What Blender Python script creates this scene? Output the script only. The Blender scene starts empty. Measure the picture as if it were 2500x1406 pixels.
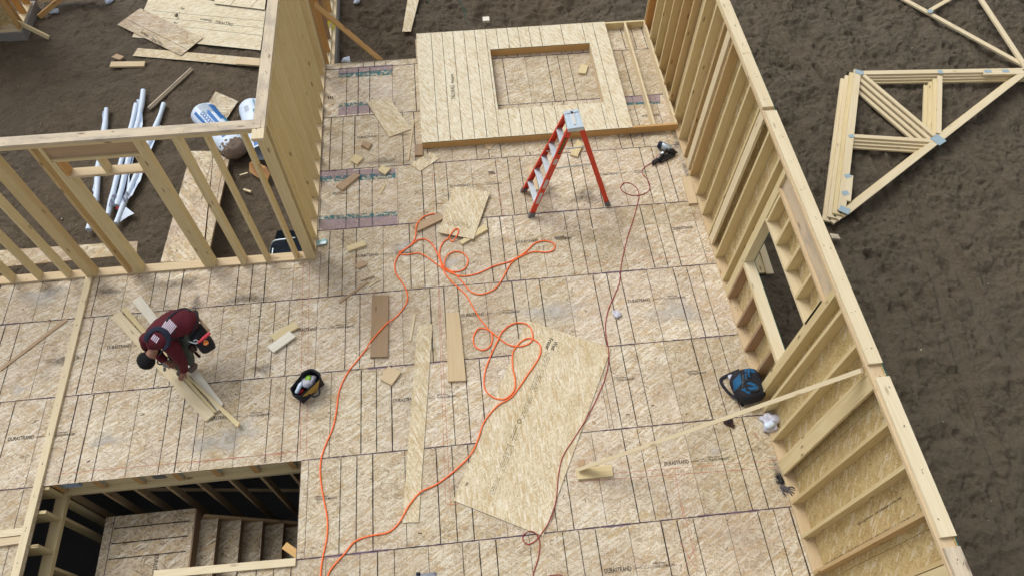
import bpy, math, random
import numpy as np
from mathutils import Vector, Matrix, noise as mnoise
random.seed(7); RS = np.random.RandomState(3)
scene = bpy.context.scene
# ---------------------------------------------------------------- camera, world, sun, exposure
CAM = Vector((1.24671436, -5.72864699, 8.96689256)); YAW, PITCH, ROLL = -0.115320084, 1.00890818, 0.0117984966
FPX = 1752.07781; W0, H0 = 2500.0, 1406.0
def cam_axes():
    cy, sy, cp, sp = math.cos(YAW), math.sin(YAW), math.cos(PITCH), math.sin(PITCH)
    f = Vector((-sy*cp, cy*cp, -sp)); r = Vector((cy, sy, 0)); u = r.cross(f)
    c, s = math.cos(ROLL), math.sin(ROLL)
    return c*r + s*u, -s*r + c*u, f
CR, CU, CF = cam_axes()
cd = bpy.data.cameras.new('camera'); cam = bpy.data.objects.new('camera', cd); scene.collection.objects.link(cam)
M = Matrix((CR, CU, -CF)).transposed().to_4x4(); M.translation = CAM; cam.matrix_world = M
cd.sensor_width = 36; cd.lens = FPX/W0*36; cd.clip_end = 2000; scene.camera = cam
world = bpy.data.worlds.new('World'); scene.world = world; world.use_nodes = True
wn = world.node_tree.nodes; wl = world.node_tree.links
sky = wn.new('ShaderNodeTexSky'); sky.sky_type = 'NISHITA'; sky.sun_disc = False
sky.sun_elevation = math.radians(52); sky.sun_rotation = math.radians(-40); sky.air_density = 1.0; sky.dust_density = 4.0
hs = wn.new('ShaderNodeHueSaturation'); hs.inputs['Saturation'].default_value = 0.15     # overcast: the sky is grey
wl.new(sky.outputs[0], hs.inputs['Color']); wl.new(hs.outputs[0], wn['Background'].inputs['Color'])
wn['Background'].inputs['Strength'].default_value = 0.142
sd = bpy.data.lights.new('sun', 'SUN'); sd.energy = 0.9; sd.angle = math.radians(30); sd.color = (1, .98, .94)
sun = bpy.data.objects.new('sun', sd); scene.collection.objects.link(sun)
sdir = Vector((math.sin(math.radians(-40))*math.cos(math.radians(52)), math.cos(math.radians(-40))*math.cos(math.radians(52)), math.sin(math.radians(52))))
sun.rotation_euler = sdir.to_track_quat('Z', 'Y').to_euler()
scene.view_settings.view_transform = 'Standard'; scene.view_settings.look = 'None'
scene.view_settings.exposure = 0.22; scene.view_settings.gamma = 1.0
# ---------------------------------------------------------------- photo pixel -> point on a real plane
def ray(px, py): return CF + CR*((px - W0/2)/FPX) + CU*((H0/2 - py)/FPX)
def G(px, py, z=0.0):
    d = ray(px, py); return CAM + d*((z - CAM.z)/d.z)
def GX(px, py, x):
    d = ray(px, py); return CAM + d*((x - CAM.x)/d.x)
def GY(px, py, y):
    d = ray(px, py); return CAM + d*((y - CAM.y)/d.y)
def rg(pts, ox, oy, s): return [(ox + a*s, oy + b*s) for a, b in pts]
# ---------------------------------------------------------------- materials
def mat(name):
    m = bpy.data.materials.new(name); m.use_nodes = True; return m, m.node_tree, m.node_tree.nodes['Principled BSDF']
def nd(nt, t, **kw):
    n = nt.nodes.new(t)
    for k, v in kw.items():
        if k[0] == 'i' and k[1:].isdigit(): k = int(k[1:])
        if isinstance(k, int) or k in n.inputs:
            s = n.inputs[k]
            if hasattr(v, 'is_output'): nt.links.new(v, s)
            else: s.default_value = v
        else: setattr(n, k, v)
    return n
def mul(nt, a, b): return mth(nt, 'MULTIPLY', a, b)
def mth(nt, op, a, b=0.0, c=None):
    kw = dict(operation=op, i0=a, i1=b)
    if c is not None: kw['i2'] = c
    return nd(nt, 'ShaderNodeMath', **kw).outputs[0]
def mix(nt, f, a, b, mode='MIX'):
    return nd(nt, 'ShaderNodeMixRGB', blend_type=mode, i0=f, i1=a, i2=b).outputs[0]
def ramp(nt, fac, stops, interp='LINEAR'):
    n = nd(nt, 'ShaderNodeValToRGB', Fac=fac); e = n.color_ramp.elements; n.color_ramp.interpolation = interp
    while len(e) < len(stops): e.new(0.5)
    for el, (p, c) in zip(e, stops):
        el.position = p; el.color = (*c, 1) if not isinstance(c, float) else (c, c, c, 1)
    return n.outputs[0]
def mapping(nt, vec, sc, rot=0.0, loc=(0, 0, 0)):
    return nd(nt, 'ShaderNodeMapping', Vector=vec, Scale=sc, Rotation=(0, 0, rot), Location=loc).outputs[0]
def noise_(nt, vec, scale, det=2.0, rough=.5, dist=0.0):
    return nd(nt, 'ShaderNodeTexNoise', Vector=vec, Scale=scale, Detail=det, Roughness=rough, Distortion=dist).outputs[0]
def attr(nt, n): return nd(nt, 'ShaderNodeAttribute', attribute_name=n).outputs['Fac']
def c4(c): return (*c, 1.0)
def bump(nt, bsdf, h, strength, dist):
    b = nd(nt, 'ShaderNodeBump', Height=h, Strength=strength, Distance=dist); nt.links.new(b.outputs[0], bsdf.inputs['Normal'])

def osb(name, dark, mid, light, flake=1.0, main=0.0, stains=0.0, speck=.5, streaky=1.0, contrast=.50, gain=1.75):
    m, nt, b = mat(name)
    uv = nd(nt, 'ShaderNodeUVMap', uv_map='UVMap').outputs[0]
    wc = nd(nt, 'ShaderNodeNewGeometry').outputs['Position']
    warp = nd(nt, 'ShaderNodeTexNoise', Vector=uv, Scale=5.0, Detail=2.0).outputs[1]
    uvw = nd(nt, 'ShaderNodeVectorMath', operation='MULTIPLY_ADD', i0=warp, i1=(.022, .022, 0), i2=uv).outputs[0]
    vs = []
    for ang, sx, sy in ((.02, 6.5, 42), (-.52, 8, 42), (.55, 8.5, 44), (-1.35, 13, 52)):
        mp = mapping(nt, uvw, (sx*flake*streaky, sy*flake, 1), 0, (ang*7, ang*3, 0))
        r = nd(nt, 'ShaderNodeVectorRotate', rotation_type='Z_AXIS', Vector=uvw, Angle=ang + main).outputs[0]
        mp = nd(nt, 'ShaderNodeMapping', Vector=r, Scale=(sx*flake*streaky, sy*flake, 1), Location=(ang*7, ang*3, 0)).outputs[0]
        vo = nd(nt, 'ShaderNodeTexVoronoi', Vector=mp, Scale=1.0, voronoi_dimensions='2D')
        sp = nd(nt, 'ShaderNodeSeparateColor', Color=vo.outputs['Color'])
        vs.append((sp.outputs[0], sp.outputs[1], vo.outputs['Distance'], mp))
    fibs = [noise_(nt, nd(nt, 'ShaderNodeMapping', Vector=q[3], Scale=(1.3, 2.6, 1)).outputs[0], 1.0, 3.0, .62) for q in vs]
    v = vs[0][0]; fib = fibs[0]
    for (val, pr, di, mp), th, fb_ in zip(vs[1:], (.42, .68, .80), fibs[1:]):
        sel = mth(nt, 'GREATER_THAN', pr, th); v = mix(nt, sel, v, val); fib = mix(nt, sel, fib, fb_)
    mot = noise_(nt, mapping(nt, uv, (2.2, 4.5, 1)), 1.0, 3.0, .6)
    vf = mth(nt, 'MULTIPLY_ADD', fib, 1.12, mul(nt, v, contrast)); vf = mth(nt, 'MULTIPLY_ADD', mot, .50, mth(nt, 'SUBTRACT', vf, .50 + (contrast - .4)*.5))
    vf = mth(nt, 'MULTIPLY_ADD', mth(nt, 'SUBTRACT', vf, .5), gain, .52)
    col = ramp(nt, vf, [(0.0, dark), (.16, tuple(.45*x + .55*y for x, y in zip(dark, mid))), (.36, mid), (.62, tuple(.5*x + .5*y for x, y in zip(mid, light))), (.95, light)])
    hue = nd(nt, 'ShaderNodeSeparateColor', Color=nd(nt, 'ShaderNodeTexVoronoi', Vector=vs[1][3], Scale=.7, voronoi_dimensions='2D').outputs['Color']).outputs[2]
    col = mix(nt, ramp(nt, hue, [(.80, 0.0), (.84, .55)]), col, (.50, .35, .17, 1))
    col = mix(nt, ramp(nt, hue, [(.10, .5), (.14, 0.0)]), col, (.80, .75, .63, 1))
    # small dark chips and slivers
    for k, (a, sc, th) in enumerate(((.25, 46, .685), (-.7, 55, .70))):
        r = nd(nt, 'ShaderNodeVectorRotate', rotation_type='Z_AXIS', Vector=uvw, Angle=a + main).outputs[0]
        n = noise_(nt, nd(nt, 'ShaderNodeMapping', Vector=r, Scale=(.33, 2.0, 1)).outputs[0], sc, 2.0, .6)
        col = mix(nt, mul(nt, ramp(nt, n, [(th - .05, 0.0), (th + .03, 1.0)]), speck), col, c4(tuple(x*.45 for x in dark)))
    big = noise_(nt, wc, .9, 4.0, .6)
    col = mix(nt, mul(nt, ramp(nt, big, [(.42, 0.0), (.72, 1.0)]), .55*stains), col, c4((.44, .315, .25)))
    big2 = noise_(nt, mapping(nt, wc, (1, 1, 1), 0, (7, 3, 1)), 1.7, 5.0, .65)
    col = mix(nt, mul(nt, ramp(nt, big2, [(.55, 0.0), (.78, 1.0)]), .55*stains), col, c4((.2, .155, .12)))
    big3 = noise_(nt, mapping(nt, wc, (1, 1, 1), 0, (-4, 9, 1)), 1.1, 4.0, .6)
    col = mix(nt, mul(nt, ramp(nt, big3, [(.55, 0.0), (.72, 1.0)]), .35*stains), col, c4((.62, .57, .5)))
    t = attr(nt, 'tint'); k = mth(nt, 'MULTIPLY_ADD', t, .22, .87)
    col = mix(nt, 1.0, col, nd(nt, 'ShaderNodeCombineColor', Red=k, Green=mth(nt, 'POWER', k, 1.1), Blue=mth(nt, 'POWER', k, 1.5)).outputs[0], 'MULTIPLY')
    nt.links.new(col, b.inputs['Base Color']); b.inputs['Roughness'].default_value = .75
    b.inputs['Specular IOR Level'].default_value = .25
    bump(nt, b, vf, .35, .004)
    return m
def wood(name, cream, tan, red, grey=0.0, knots=1.0, rough=.7):
    m, nt, b = mat(name)
    uv = nd(nt, 'ShaderNodeUVMap', uv_map='UVMap').outputs[0]
    t = attr(nt, 'tint')
    g1 = noise_(nt, mapping(nt, uv, (1.1, 38, 1)), 1.0, 3.0, .6, .3)
    g2 = noise_(nt, mapping(nt, uv, (.45, 5, 1)), 1.0, 2.0, .5, .4)
    rings = mth(nt, 'FRACT', mul(nt, g2, 9.0)); rings = mth(nt, 'PINGPONG', rings, .5)
    base = mix(nt, ramp(nt, t, [(0.0, 0.0), (.75, 1.0)]), c4(cream), c4(tan))
    base = mix(nt, ramp(nt, t, [(.8, 0.0), (.97, .75)]), base, c4(red))
    dk = mix(nt, 1.0, base, (.80, .70, .56, 1), 'MULTIPLY')
    col = mix(nt, mth(nt, 'MULTIPLY_ADD', g1, .55, mul(nt, rings, .55)), base, dk)
    ph = noise_(nt, mapping(nt, uv, (.7, 2.2, 1)), 1.0, 3.0, .6)
    col = mix(nt, mul(nt, ramp(nt, ph, [(.35, 0.0), (.75, 1.0)]), .3), col, c4((tan[0]*.88, tan[1]*.82, tan[2]*.72)))
    if knots:
        vo = nd(nt, 'ShaderNodeTexVoronoi', Vector=mapping(nt, uv, (2.2, 7.5, 1)), Scale=1.0, voronoi_dimensions='2D')
        keep = mth(nt, 'GREATER_THAN', nd(nt, 'ShaderNodeSeparateColor', Color=vo.outputs['Color']).outputs[0], .82)
        col = mix(nt, mul(nt, mul(nt, ramp(nt, vo.outputs['Distance'], [(.05, 1.0), (.14, 0.0)]), keep), .8*knots), col, (.17, .095, .045, 1))
    if grey:
        gn = noise_(nt, mapping(nt, uv, (2.2, 6, 1)), 1.0, 4.0, .65)
        col = mix(nt, mul(nt, ramp(nt, gn, [(.45, 0.0), (.66, 1.0)]), grey), col, (.22, .2, .185, 1))
    nt.links.new(col, b.inputs['Base Color']); b.inputs['Roughness'].default_value = rough; b.inputs['Specular IOR Level'].default_value = .25
    bump(nt, b, g1, .2, .002)
    return m
def plain(name, col, rough=.6, metal=0.0, var=.12, sc=6.0, spec=.4, bmp=0.0, bs=40.0):
    m, nt, b = mat(name)
    tc = nd(nt, 'ShaderNodeTexCoord').outputs['Object']
    n = noise_(nt, tc, sc, 4.0, .6)
    c = mix(nt, n, c4(tuple(x*(1 - var) for x in col)), c4(tuple(min(1, x*(1 + var)) for x in col)))
    nt.links.new(c, b.inputs['Base Color']); b.inputs['Roughness'].default_value = rough; b.inputs['Metallic'].default_value = metal
    b.inputs['Specular IOR Level'].default_value = spec
    if bmp: bump(nt, b, noise_(nt, tc, bs, 4.0, .6), bmp, .01)
    return m
def ink(name, col, cover=.85, sc=60.0, soft=.12, fade=False):       # printing and chalk that has partly worn off
    m, nt, b = mat(name)
    wc = nd(nt, 'ShaderNodeNewGeometry').outputs['Position']
    n = noise_(nt, wc, sc, 3.0, .7)
    a = ramp(nt, n, [(max(0, .62 - cover*.5 - soft), 0.0), (.62 - cover*.5 + soft, 1.0)])
    b.inputs['Base Color'].default_value = c4(col); b.inputs['Roughness'].default_value = .9; b.inputs['Specular IOR Level'].default_value = .1
    if fade: a = mul(nt, a, mth(nt, 'POWER', attr(nt, 'tint'), 1.3))
    nt.links.new(a, b.inputs['Alpha'])
    return m
MT = {}
MT['floor'] = osb('floor_osb', (.20, .13, .065), (.475, .385, .26), (.74, .67, .54), 1.75, 0.0, .6, .9, .9, .38, 1.6)
MT['osb_new'] = osb('new_osb', (.32, .225, .11), (.55, .45, .28), (.78, .70, .52), 2.0, 0.0, .08, .85, .9, .36, 1.25)
MT['osb_tall'] = osb('tall_osb', (.40, .33, .19), (.62, .545, .385), (.78, .73, .57), 2.3, 0.0, .08, .6, .9, .34, 1.15)
MT['osb_wall'] = osb('wall_osb', (.28, .19, .065), (.53, .41, .19), (.72, .59, .34), 1.6, 0.0, .1, .9, .9, .40, 1.4)
MT['osb_dirty'] = osb('dirty_osb', (.2, .14, .08), (.46, .38, .25), (.66, .58, .42), 1.1, 0.0, 1.2, .5)
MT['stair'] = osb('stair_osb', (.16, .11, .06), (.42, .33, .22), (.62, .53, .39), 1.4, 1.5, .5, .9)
MT['wood'] = wood('framing_lumber', (.73, .645, .42), (.65, .555, .325), (.52, .36, .19))
MT['wood_pale'] = wood('pale_lumber', (.76, .69, .51), (.67, .57, .38), (.6, .46, .30), knots=.6)
MT['wood_pink'] = wood('plate_lumber', (.67, .56, .39), (.61, .49, .32), (.54, .38, .26), knots=.8)
MT['wood_orange'] = wood('orange_lumber', (.60, .40, .18), (.55, .33, .13), (.42, .2, .08))
MT['wood_grey'] = wood('weathered_lumber', (.68, .61, .49), (.60, .51, .38), (.5, .4, .28), grey=.55)
MT['wood_brown'] = wood('brown_plank', (.40, .29, .18), (.34, .235, .145), (.22, .13, .07), grey=.3)
MT['wood_old'] = wood('dusty_lumber', (.50, .37, .25), (.45, .32, .2), (.38, .25, .16), grey=.25)
MT['wood_white'] = wood('primed_board', (.82, .82, .76), (.78, .77, .70), (.75, .7, .6), knots=.15)
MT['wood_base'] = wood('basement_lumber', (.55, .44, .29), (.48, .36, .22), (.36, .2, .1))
MT['edge_green'] = plain('green_sealed_edge', (.01, .10, .075), .7)
MT['edge_osb'] = plain('cut_osb_edge', (.36, .26, .16), .85, var=.35, sc=40)
MT['line'] = ink('printed_line', (.055, .045, .038), .92, 45)
MT['thin'] = ink('thin_line', (.10, .075, .07), .70, 45)
MT['seam'] = ink('purple_seam', (.075, .055, .080), .95, 35)
MT['print'] = ink('print_ink', (.04, .034, .03), .92, 70)
MT['chalk'] = ink('red_chalk', (.50, .14, .10), .52, 50)
MT['purple'] = ink('purple_overspray', (.40, .30, .34), .36, 9, .45)
MT['teal'] = ink('teal_overspray', (.05, .19, .21), .20, 16, .12)
MT['dirt'] = ink('dirt_mark', (.15, .125, .10), .18, 12, .35, True)
MT['dust'] = ink('white_dust', (.60, .58, .54), .30, 9, .4, True)
MT['concrete'] = plain('concrete', (.22, .21, .20), .9, var=.25, sc=3, bmp=.3)
MT['nail'] = plain('nail_head', (.06, .045, .04), .5)
MT['steel'] = plain('galvanised_steel', (.50, .58, .64), .38, .75, var=.2, sc=30)
MT['plate_steel'] = plain('plate_steel', (.34, .45, .50), .5, .35, var=.45, sc=60)
MT['alu'] = plain('aluminium', (.52, .58, .62), .42, .6, var=.22, sc=14)
MT['red'] = plain('red_fibreglass', (.62, .042, .012), .4, var=.14, sc=8, spec=.5)
MT['black'] = plain('black_plastic', (.012, .012, .014), .45)
MT['blackcloth'] = plain('black_cloth', (.014, .014, .020), .85, var=.3, sc=20, bmp=.2)
MT['navy'] = plain('navy_cloth', (.010, .016, .034), .85, var=.3, sc=20)
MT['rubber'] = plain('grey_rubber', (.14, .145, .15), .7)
MT['orange'] = plain('orange_cord', (1.0, .175, .035), .45, var=.08)
MT['hose'] = plain('red_hose', (.30, .008, .014), .4, var=.15)
MT['yellow'] = plain('yellow_cloth', (.42, .29, .06), .8, var=.18, sc=25)
MT['teal_cloth'] = plain('blue_cloth', (.006, .085, .20), .75, var=.25, sc=18)
MT['white'] = plain('white_plastic', (.60, .70, .84), .42, var=.10, sc=9, bmp=.5, bs=16)
MT['white_bag'] = plain('thin_white_plastic', (.50, .50, .58), .35, var=.14, sc=20, bmp=.7, bs=30)
MT['blue_print'] = plain('blue_print', (.015, .14, .42), .45, var=.1)
MT['teal_print'] = plain('teal_print', (.02, .24, .38), .45, var=.1)
MT['grey_print'] = plain('grey_print', (.36, .43, .52), .5)
MT['navy_print'] = plain('navy_print', (.02, .03, .09), .5)
MT['label'] = plain('paper_label', (.62, .58, .55), .6, var=.2, sc=60)
MT['fibre'] = plain('fibreglass_wool', (.20, .15, .12), .95, var=.5, sc=22, bmp=.9, bs=50)
MT['shirt'] = plain('maroon_shirt', (.085, .005, .013), .85, var=.25, sc=7, bmp=.9, bs=14)
MT['pants'] = plain('green_trousers', (.068, .085, .070), .9, var=.25, sc=9, bmp=.4, bs=12)
MT['skin'] = plain('skin', (.30, .15, .10), .55, var=.1)
MT['hair'] = plain('black_knit', (.006, .006, .007), .95, var=.4, sc=40, bmp=.5, bs=90)
MT['boot'] = plain('taupe_boot', (.13, .095, .08), .75, var=.3, sc=25)
MT['pink'] = plain('pink_handle', (.62, .05, .07), .5)
MT['shirt_print'] = plain('shirt_print', (.62, .52, .62), .8)
MT['orange_plastic'] = plain('orange_plastic', (.75, .25, .04), .4)
MT['tool_grey'] = plain('tool_grey', (.20, .21, .23), .4, .5, var=.3, sc=30)
MT['brown'] = plain('dark_brown', (.035, .012, .010), .5)
MT['glove'] = plain('grey_glove', (.09, .08, .085), .9, var=.3, sc=60)
MT['lime'] = plain('lime_plastic', (.30, .55, .06), .5)
MT['tape'] = plain('yellow_roll', (.75, .72, .02), .4)
MT['card'] = plain('orange_board', (.36, .19, .075), .8)
MT['teal_wrap'] = plain('teal_wrapper', (.25, .48, .46), .4, var=.5, sc=25)
MT['bluechair'] = plain('chair_plastic', (.010, .017, .028), .8, spec=.15)
MT['wrap'] = plain('pale_wrap', (.50, .58, .72), .5)
MT['sponge'] = plain('pale_blue_foam', (.28, .36, .48), .7)
# mud
def mud_mat():
    m, nt, b = mat('mud')
    wc = nd(nt, 'ShaderNodeNewGeometry').outputs['Position']
    a = noise_(nt, wc, .55, 5.0, .6); c = noise_(nt, wc, 3.2, 6.0, .65); f = noise_(nt, wc, 26.0, 6.0, .78)
    col = ramp(nt, mth(nt, 'MULTIPLY_ADD', c, .6, mul(nt, a, .4)), [(.32, (.094, .070, .045)), (.5, (.134, .102, .067)), (.68, (.182, .143, .096))])
    col = mix(nt, ramp(nt, f, [(.40, .40), (.6, 0.0)]), col, (.046, .034, .025, 1))
    x = nd(nt, 'ShaderNodeSeparateXYZ', Vector=wc).outputs[0]
    col = mix(nt, ramp(nt, mth(nt, 'MULTIPLY_ADD', x, .1, .2), [(.5, 0.0), (.8, .55)]), col, (.136, .113, .080, 1))
    cr = noise_(nt, mapping(nt, wc, (1, .8, 1)), 11.0, 6.0, .62, 0.0)
    crk = ramp(nt, mth(nt, 'ABSOLUTE', mth(nt, 'SUBTRACT', cr, .5)), [(0.0, 1.0), (.022, 0.0)])
    pe = noise_(nt, wc, 34.0, 2.0, .5)
    col = mix(nt, ramp(nt, pe, [(.745, 0.0), (.765, .8)]), col, (.24, .21, .19, 1))
    nt.links.new(col, b.inputs['Base Color'])
    r = ramp(nt, a, [(.35, .55), (.6, .9)]); nt.links.new(r, b.inputs['Roughness']); b.inputs['Specular IOR Level'].default_value = .25
    h = mth(nt, 'MULTIPLY_ADD', c, 1.0, mul(nt, f, .5)); bump(nt, b, mth(nt, 'MULTIPLY_ADD', cr, .9, h), 1.0, .075)
    return m
MT['mud'] = mud_mat()
# ---------------------------------------------------------------- mesh building
ORG = {}
class MB:
    def __init__(s): s.v = []; s.f = []; s.uv = []; s.t = []; s.m = []
    def face(s, pts, uv, tint=.5, mi=0):
        i = len(s.v); s.v += [tuple(p) for p in pts]; s.t += [tint]*len(pts); s.f.append(tuple(range(i, i + len(pts)))); s.uv += list(uv); s.m.append(mi)
    def grid(s, rows, tint=.5, mi=0, close=False):   # rows of points -> smooth shared grid
        i = len(s.v); n = len(rows[0])
        for r in rows: s.v += [tuple(p) for p in r]; s.t += [tint]*n
        for a in range(len(rows) - 1):
            for b in range(n if close else n - 1):
                c = (b + 1) % n
                s.f.append((i + a*n + b, i + a*n + c, i + (a + 1)*n + c, i + (a + 1)*n + b)); s.m.append(mi)
                s.uv += [(b/n, a*.1), ((b + 1)/n, a*.1), ((b + 1)/n, (a + 1)*.1), (b/n, (a + 1)*.1)]
    def cap(s, ring, mi=0, tint=.5):
        s.face(ring, [(p[0], p[1]) for p in ring], tint, mi)
    def beam(s, p0, p1, w, t, up=(0, 0, 1), tint=None, mi=0, cut=None):
        """timber from p0 to p1 (axis through its centre), w across, t along 'up'"""
        p0, p1 = Vector(p0), Vector(p1); a = (p1 - p0); L = a.length; a.normalize()
        side = a.cross(Vector(up)).normalized(); u = side.cross(a).normalized()
        if tint is None: tint = random.random()
        o = random.random()*40; q = random.random()*40
        hw, ht = side*w/2, u*t/2
        A = [p0 - hw - ht, p0 + hw - ht, p0 + hw + ht, p0 - hw + ht]; B = [p - p0 + p1 for p in A]
        ws = [w, t, w, t]; acc = 0
        for k in range(4):
            n = (k + 1) % 4
            s.face([A[k], A[n], B[n], B[k]], [(o, q + acc), (o, q + acc + ws[k]), (o + L, q + acc + ws[k]), (o + L, q + acc)], tint, mi); acc += ws[k]
        e = min(1, tint*.6 + .1)
        s.face(A[::-1], [(o, q), (o, q + w), (o + t, q + w), (o + t, q)], e, mi); s.face(B, [(o, q), (o, q + w), (o + t, q + w), (o + t, q)], e, mi)
    def box(s, x0, x1, y0, y1, z0, z1, tint=None, mi=0):
        d = (x1 - x0, y1 - y0, z1 - z0); k = max(range(3), key=lambda i: d[i]); c = ((x0 + x1)/2, (y0 + y1)/2, (z0 + z1)/2)
        p0, p1 = list(c), list(c); p0[k] -= d[k]/2; p1[k] += d[k]/2
        if k == 2: s.beam(p0, p1, d[0], d[1], (0, 1, 0), tint, mi)
        elif k == 0: s.beam(p0, p1, d[1], d[2], (0, 0, 1), tint, mi)
        else: s.beam(p0, p1, d[0], d[2], (0, 0, 1), tint, mi)
    def slab(s, pts, t, tint=None, mi=0, me=1, uvdir=None):
        """sheet with top outline pts (3-D), thickness t downwards"""
        pts = [Vector(p) for p in pts]
        nrm = (pts[1] - pts[0]).cross(pts[2] - pts[0]).normalized()
        if nrm.z < 0: pts = pts[::-1]; nrm = -nrm
        if uvdir is None: uvdir = pts[1] - pts[0] if (pts[1] - pts[0]).length > (pts[2] - pts[1]).length else pts[2] - pts[1]
        u = Vector(uvdir).normalized(); v = nrm.cross(u).normalized(); o = random.random()*50
        if tint is None: tint = random.random()
        q = lambda p: (o + p.dot(u), o + p.dot(v))
        low = [p - nrm*t for p in pts]
        s.face(pts, [q(p) for p in pts], tint, mi); s.face(low[::-1], [q(p) for p in low[::-1]], tint, mi)
        for i in range(len(pts)):
            j = (i + 1) % len(pts)
            s.face([pts[i], low[i], low[j], pts[j]], [q(pts[i]), (q(pts[i])[0], q(pts[i])[1] - t), (q(pts[j])[0], q(pts[j])[1] - t), q(pts[j])], tint, me)
    def tube(s, pts, r, n=8, mi=0, cap=True, flat=1.0):
        pts = [Vector(p) for p in pts]; rr = r if isinstance(r, (list, tuple)) else [r]*len(pts); rows = []
        up = Vector((0, 0, 1)); prev = None
        for i, p in enumerate(pts):
            d = (pts[min(i + 1, len(pts) - 1)] - pts[max(i - 1, 0)]).normalized()
            ref = up if abs(d.dot(up)) < .95 else Vector((1, 0, 0))
            a = d.cross(ref).normalized(); b = a.cross(d).normalized()
            rows.append([p + a*math.cos(2*math.pi*k/n)*rr[i] + b*math.sin(2*math.pi*k/n)*rr[i]*flat for k in range(n)])
        s.grid(rows, .5, mi, True)
        if cap: s.cap(rows[0][::-1], mi); s.cap(rows[-1], mi)
    def merge(s, o, mi=0):
        i = len(s.v); s.v += o.v; s.t += o.t; s.uv += o.uv; s.f += [tuple(a + i for a in f) for f in o.f]; s.m += [mi + x for x in o.m]
    def xf(s, M): s.v = [tuple(M @ Vector(p)) for p in s.v]; return s
def obj(name, mb, mats, parent=None, smooth=False, origin=None, label=None, cat=None, group=None, kind=None):
    if not isinstance(mats, (list, tuple)): mats = [mats]
    P = np.array(mb.v)
    if origin is None: origin = Vector((P[:, 0].mean(), P[:, 1].mean(), P[:, 2].min()))
    origin = Vector(origin)
    me = bpy.data.meshes.new(name); me.from_pydata([tuple(p) for p in (P - np.array(origin))], [], mb.f)
    for m in mats: me.materials.append(MT[m] if isinstance(m, str) else m)
    me.polygons.foreach_set('material_index', mb.m)
    uvl = me.uv_layers.new(name='UVMap'); uvl.data.foreach_set('uv', np.array(mb.uv, dtype=np.float32).ravel())
    at = me.attributes.new('tint', 'FLOAT', 'POINT'); at.data.foreach_set('value', np.array(mb.t, dtype=np.float32))
    if smooth: me.polygons.foreach_set('use_smooth', [True]*len(me.polygons))
    me.update()
    o = bpy.data.objects.new(name, me); scene.collection.objects.link(o)
    place(o, origin, parent); tag(o, label, cat, group, kind); return o
def place(o, origin, parent):
    ORG[o.name] = Vector(origin)
    if parent is not None: o.parent = parent; o.location = Vector(origin) - ORG[parent.name]
    else: o.location = origin
def tag(o, label=None, cat=None, group=None, kind=None):
    if label: o['label'] = label
    if cat: o['category'] = cat
    if group: o['group'] = group
    if kind: o['kind'] = kind
def thing(name, label, cat, loc, group=None):
    o = bpy.data.objects.new(name, None); o.empty_display_size = .2; scene.collection.objects.link(o); place(o, Vector(loc), None); tag(o, label, cat, group); return o
def mesh_obj(name, me, mats, parent=None, smooth=True, **kw):   # from a bpy mesh in world coordinates
    mb = MB(); mb.v = [tuple(v.co) for v in me.vertices]; mb.f = [tuple(p.vertices) for p in me.polygons]; mb.m = [0]*len(mb.f); mb.t = [.5]*len(mb.v)
    mb.uv = [(mb.v[i][0], mb.v[i][1]) for f in mb.f for i in f]
    return obj(name, mb, mats, parent, smooth, **kw)
def skin(nodes, edges, sub=2, root=0):
    """nodes: (x,y,z,rx,ry)"""
    me = bpy.data.meshes.new('sk'); me.from_pydata([n[:3] for n in nodes], edges, []); o = bpy.data.objects.new('sk', me); scene.collection.objects.link(o)
    o.modifiers.new('s', 'SKIN'); sl = me.skin_vertices[0].data if me.skin_vertices else None
    if sl is None:
        bm = __import__('bmesh').new(); bm.from_mesh(me); bm.verts.layers.skin.verify(); bm.to_mesh(me); bm.free(); sl = me.skin_vertices[0].data
    for i, n in enumerate(nodes): sl[i].radius = (n[3], n[4] if len(n) > 4 else n[3]); sl[i].use_root = (i == root)
    if sub: sm = o.modifiers.new('d', 'SUBSURF'); sm.levels = sub; sm.render_levels = sub
    dg = bpy.context.evaluated_depsgraph_get(); r = bpy.data.meshes.new_from_object(o.evaluated_get(dg))
    bpy.data.objects.remove(o); return r
_tc = {}
def textgeo(s, size=1.0, bold=0.0, squash=1.0):
    """flat lettering: (verts 2-D list, faces, width); baseline at 0, starts at x=0"""
    k = (s, bold)
    if k not in _tc:
        c = bpy.data.curves.new('t', 'FONT'); c.body = s; c.size = 1.0; c.offset = bold; c.resolution_u = 2
        o = bpy.data.objects.new('t', c); scene.collection.objects.link(o); dg = bpy.context.evaluated_depsgraph_get()
        me = bpy.data.meshes.new_from_object(o.evaluated_get(dg)); _tc[k] = ([(v.co.x, v.co.y) for v in me.vertices], [tuple(p.vertices) for p in me.polygons])
        bpy.data.objects.remove(o)
    v, f = _tc[k]; v = [(a*size*squash, b*size) for a, b in v]
    return v, f, max(a for a, b in v)
def put_text(mb, s, fn, size, bold=0.0, squash=1.0, mi=0, width=None):
    v, f, w = textgeo(s, size, bold, squash)
    if width: v = [(a*width/w, b) for a, b in v]
    i = len(mb.v); mb.v += [tuple(fn(a, b)) for a, b in v]; mb.t += [.5]*len(v)
    for q in f: mb.f.append(tuple(i + k for k in q)); mb.m.append(mi); mb.uv += [v[k] for k in q]
def flat(o, xd, z=None):
    o = Vector(o); xd = Vector(xd).normalized(); yd = Vector((0, 0, 1)).cross(xd)
    return lambda a, b: o + xd*a + yd*b
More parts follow.
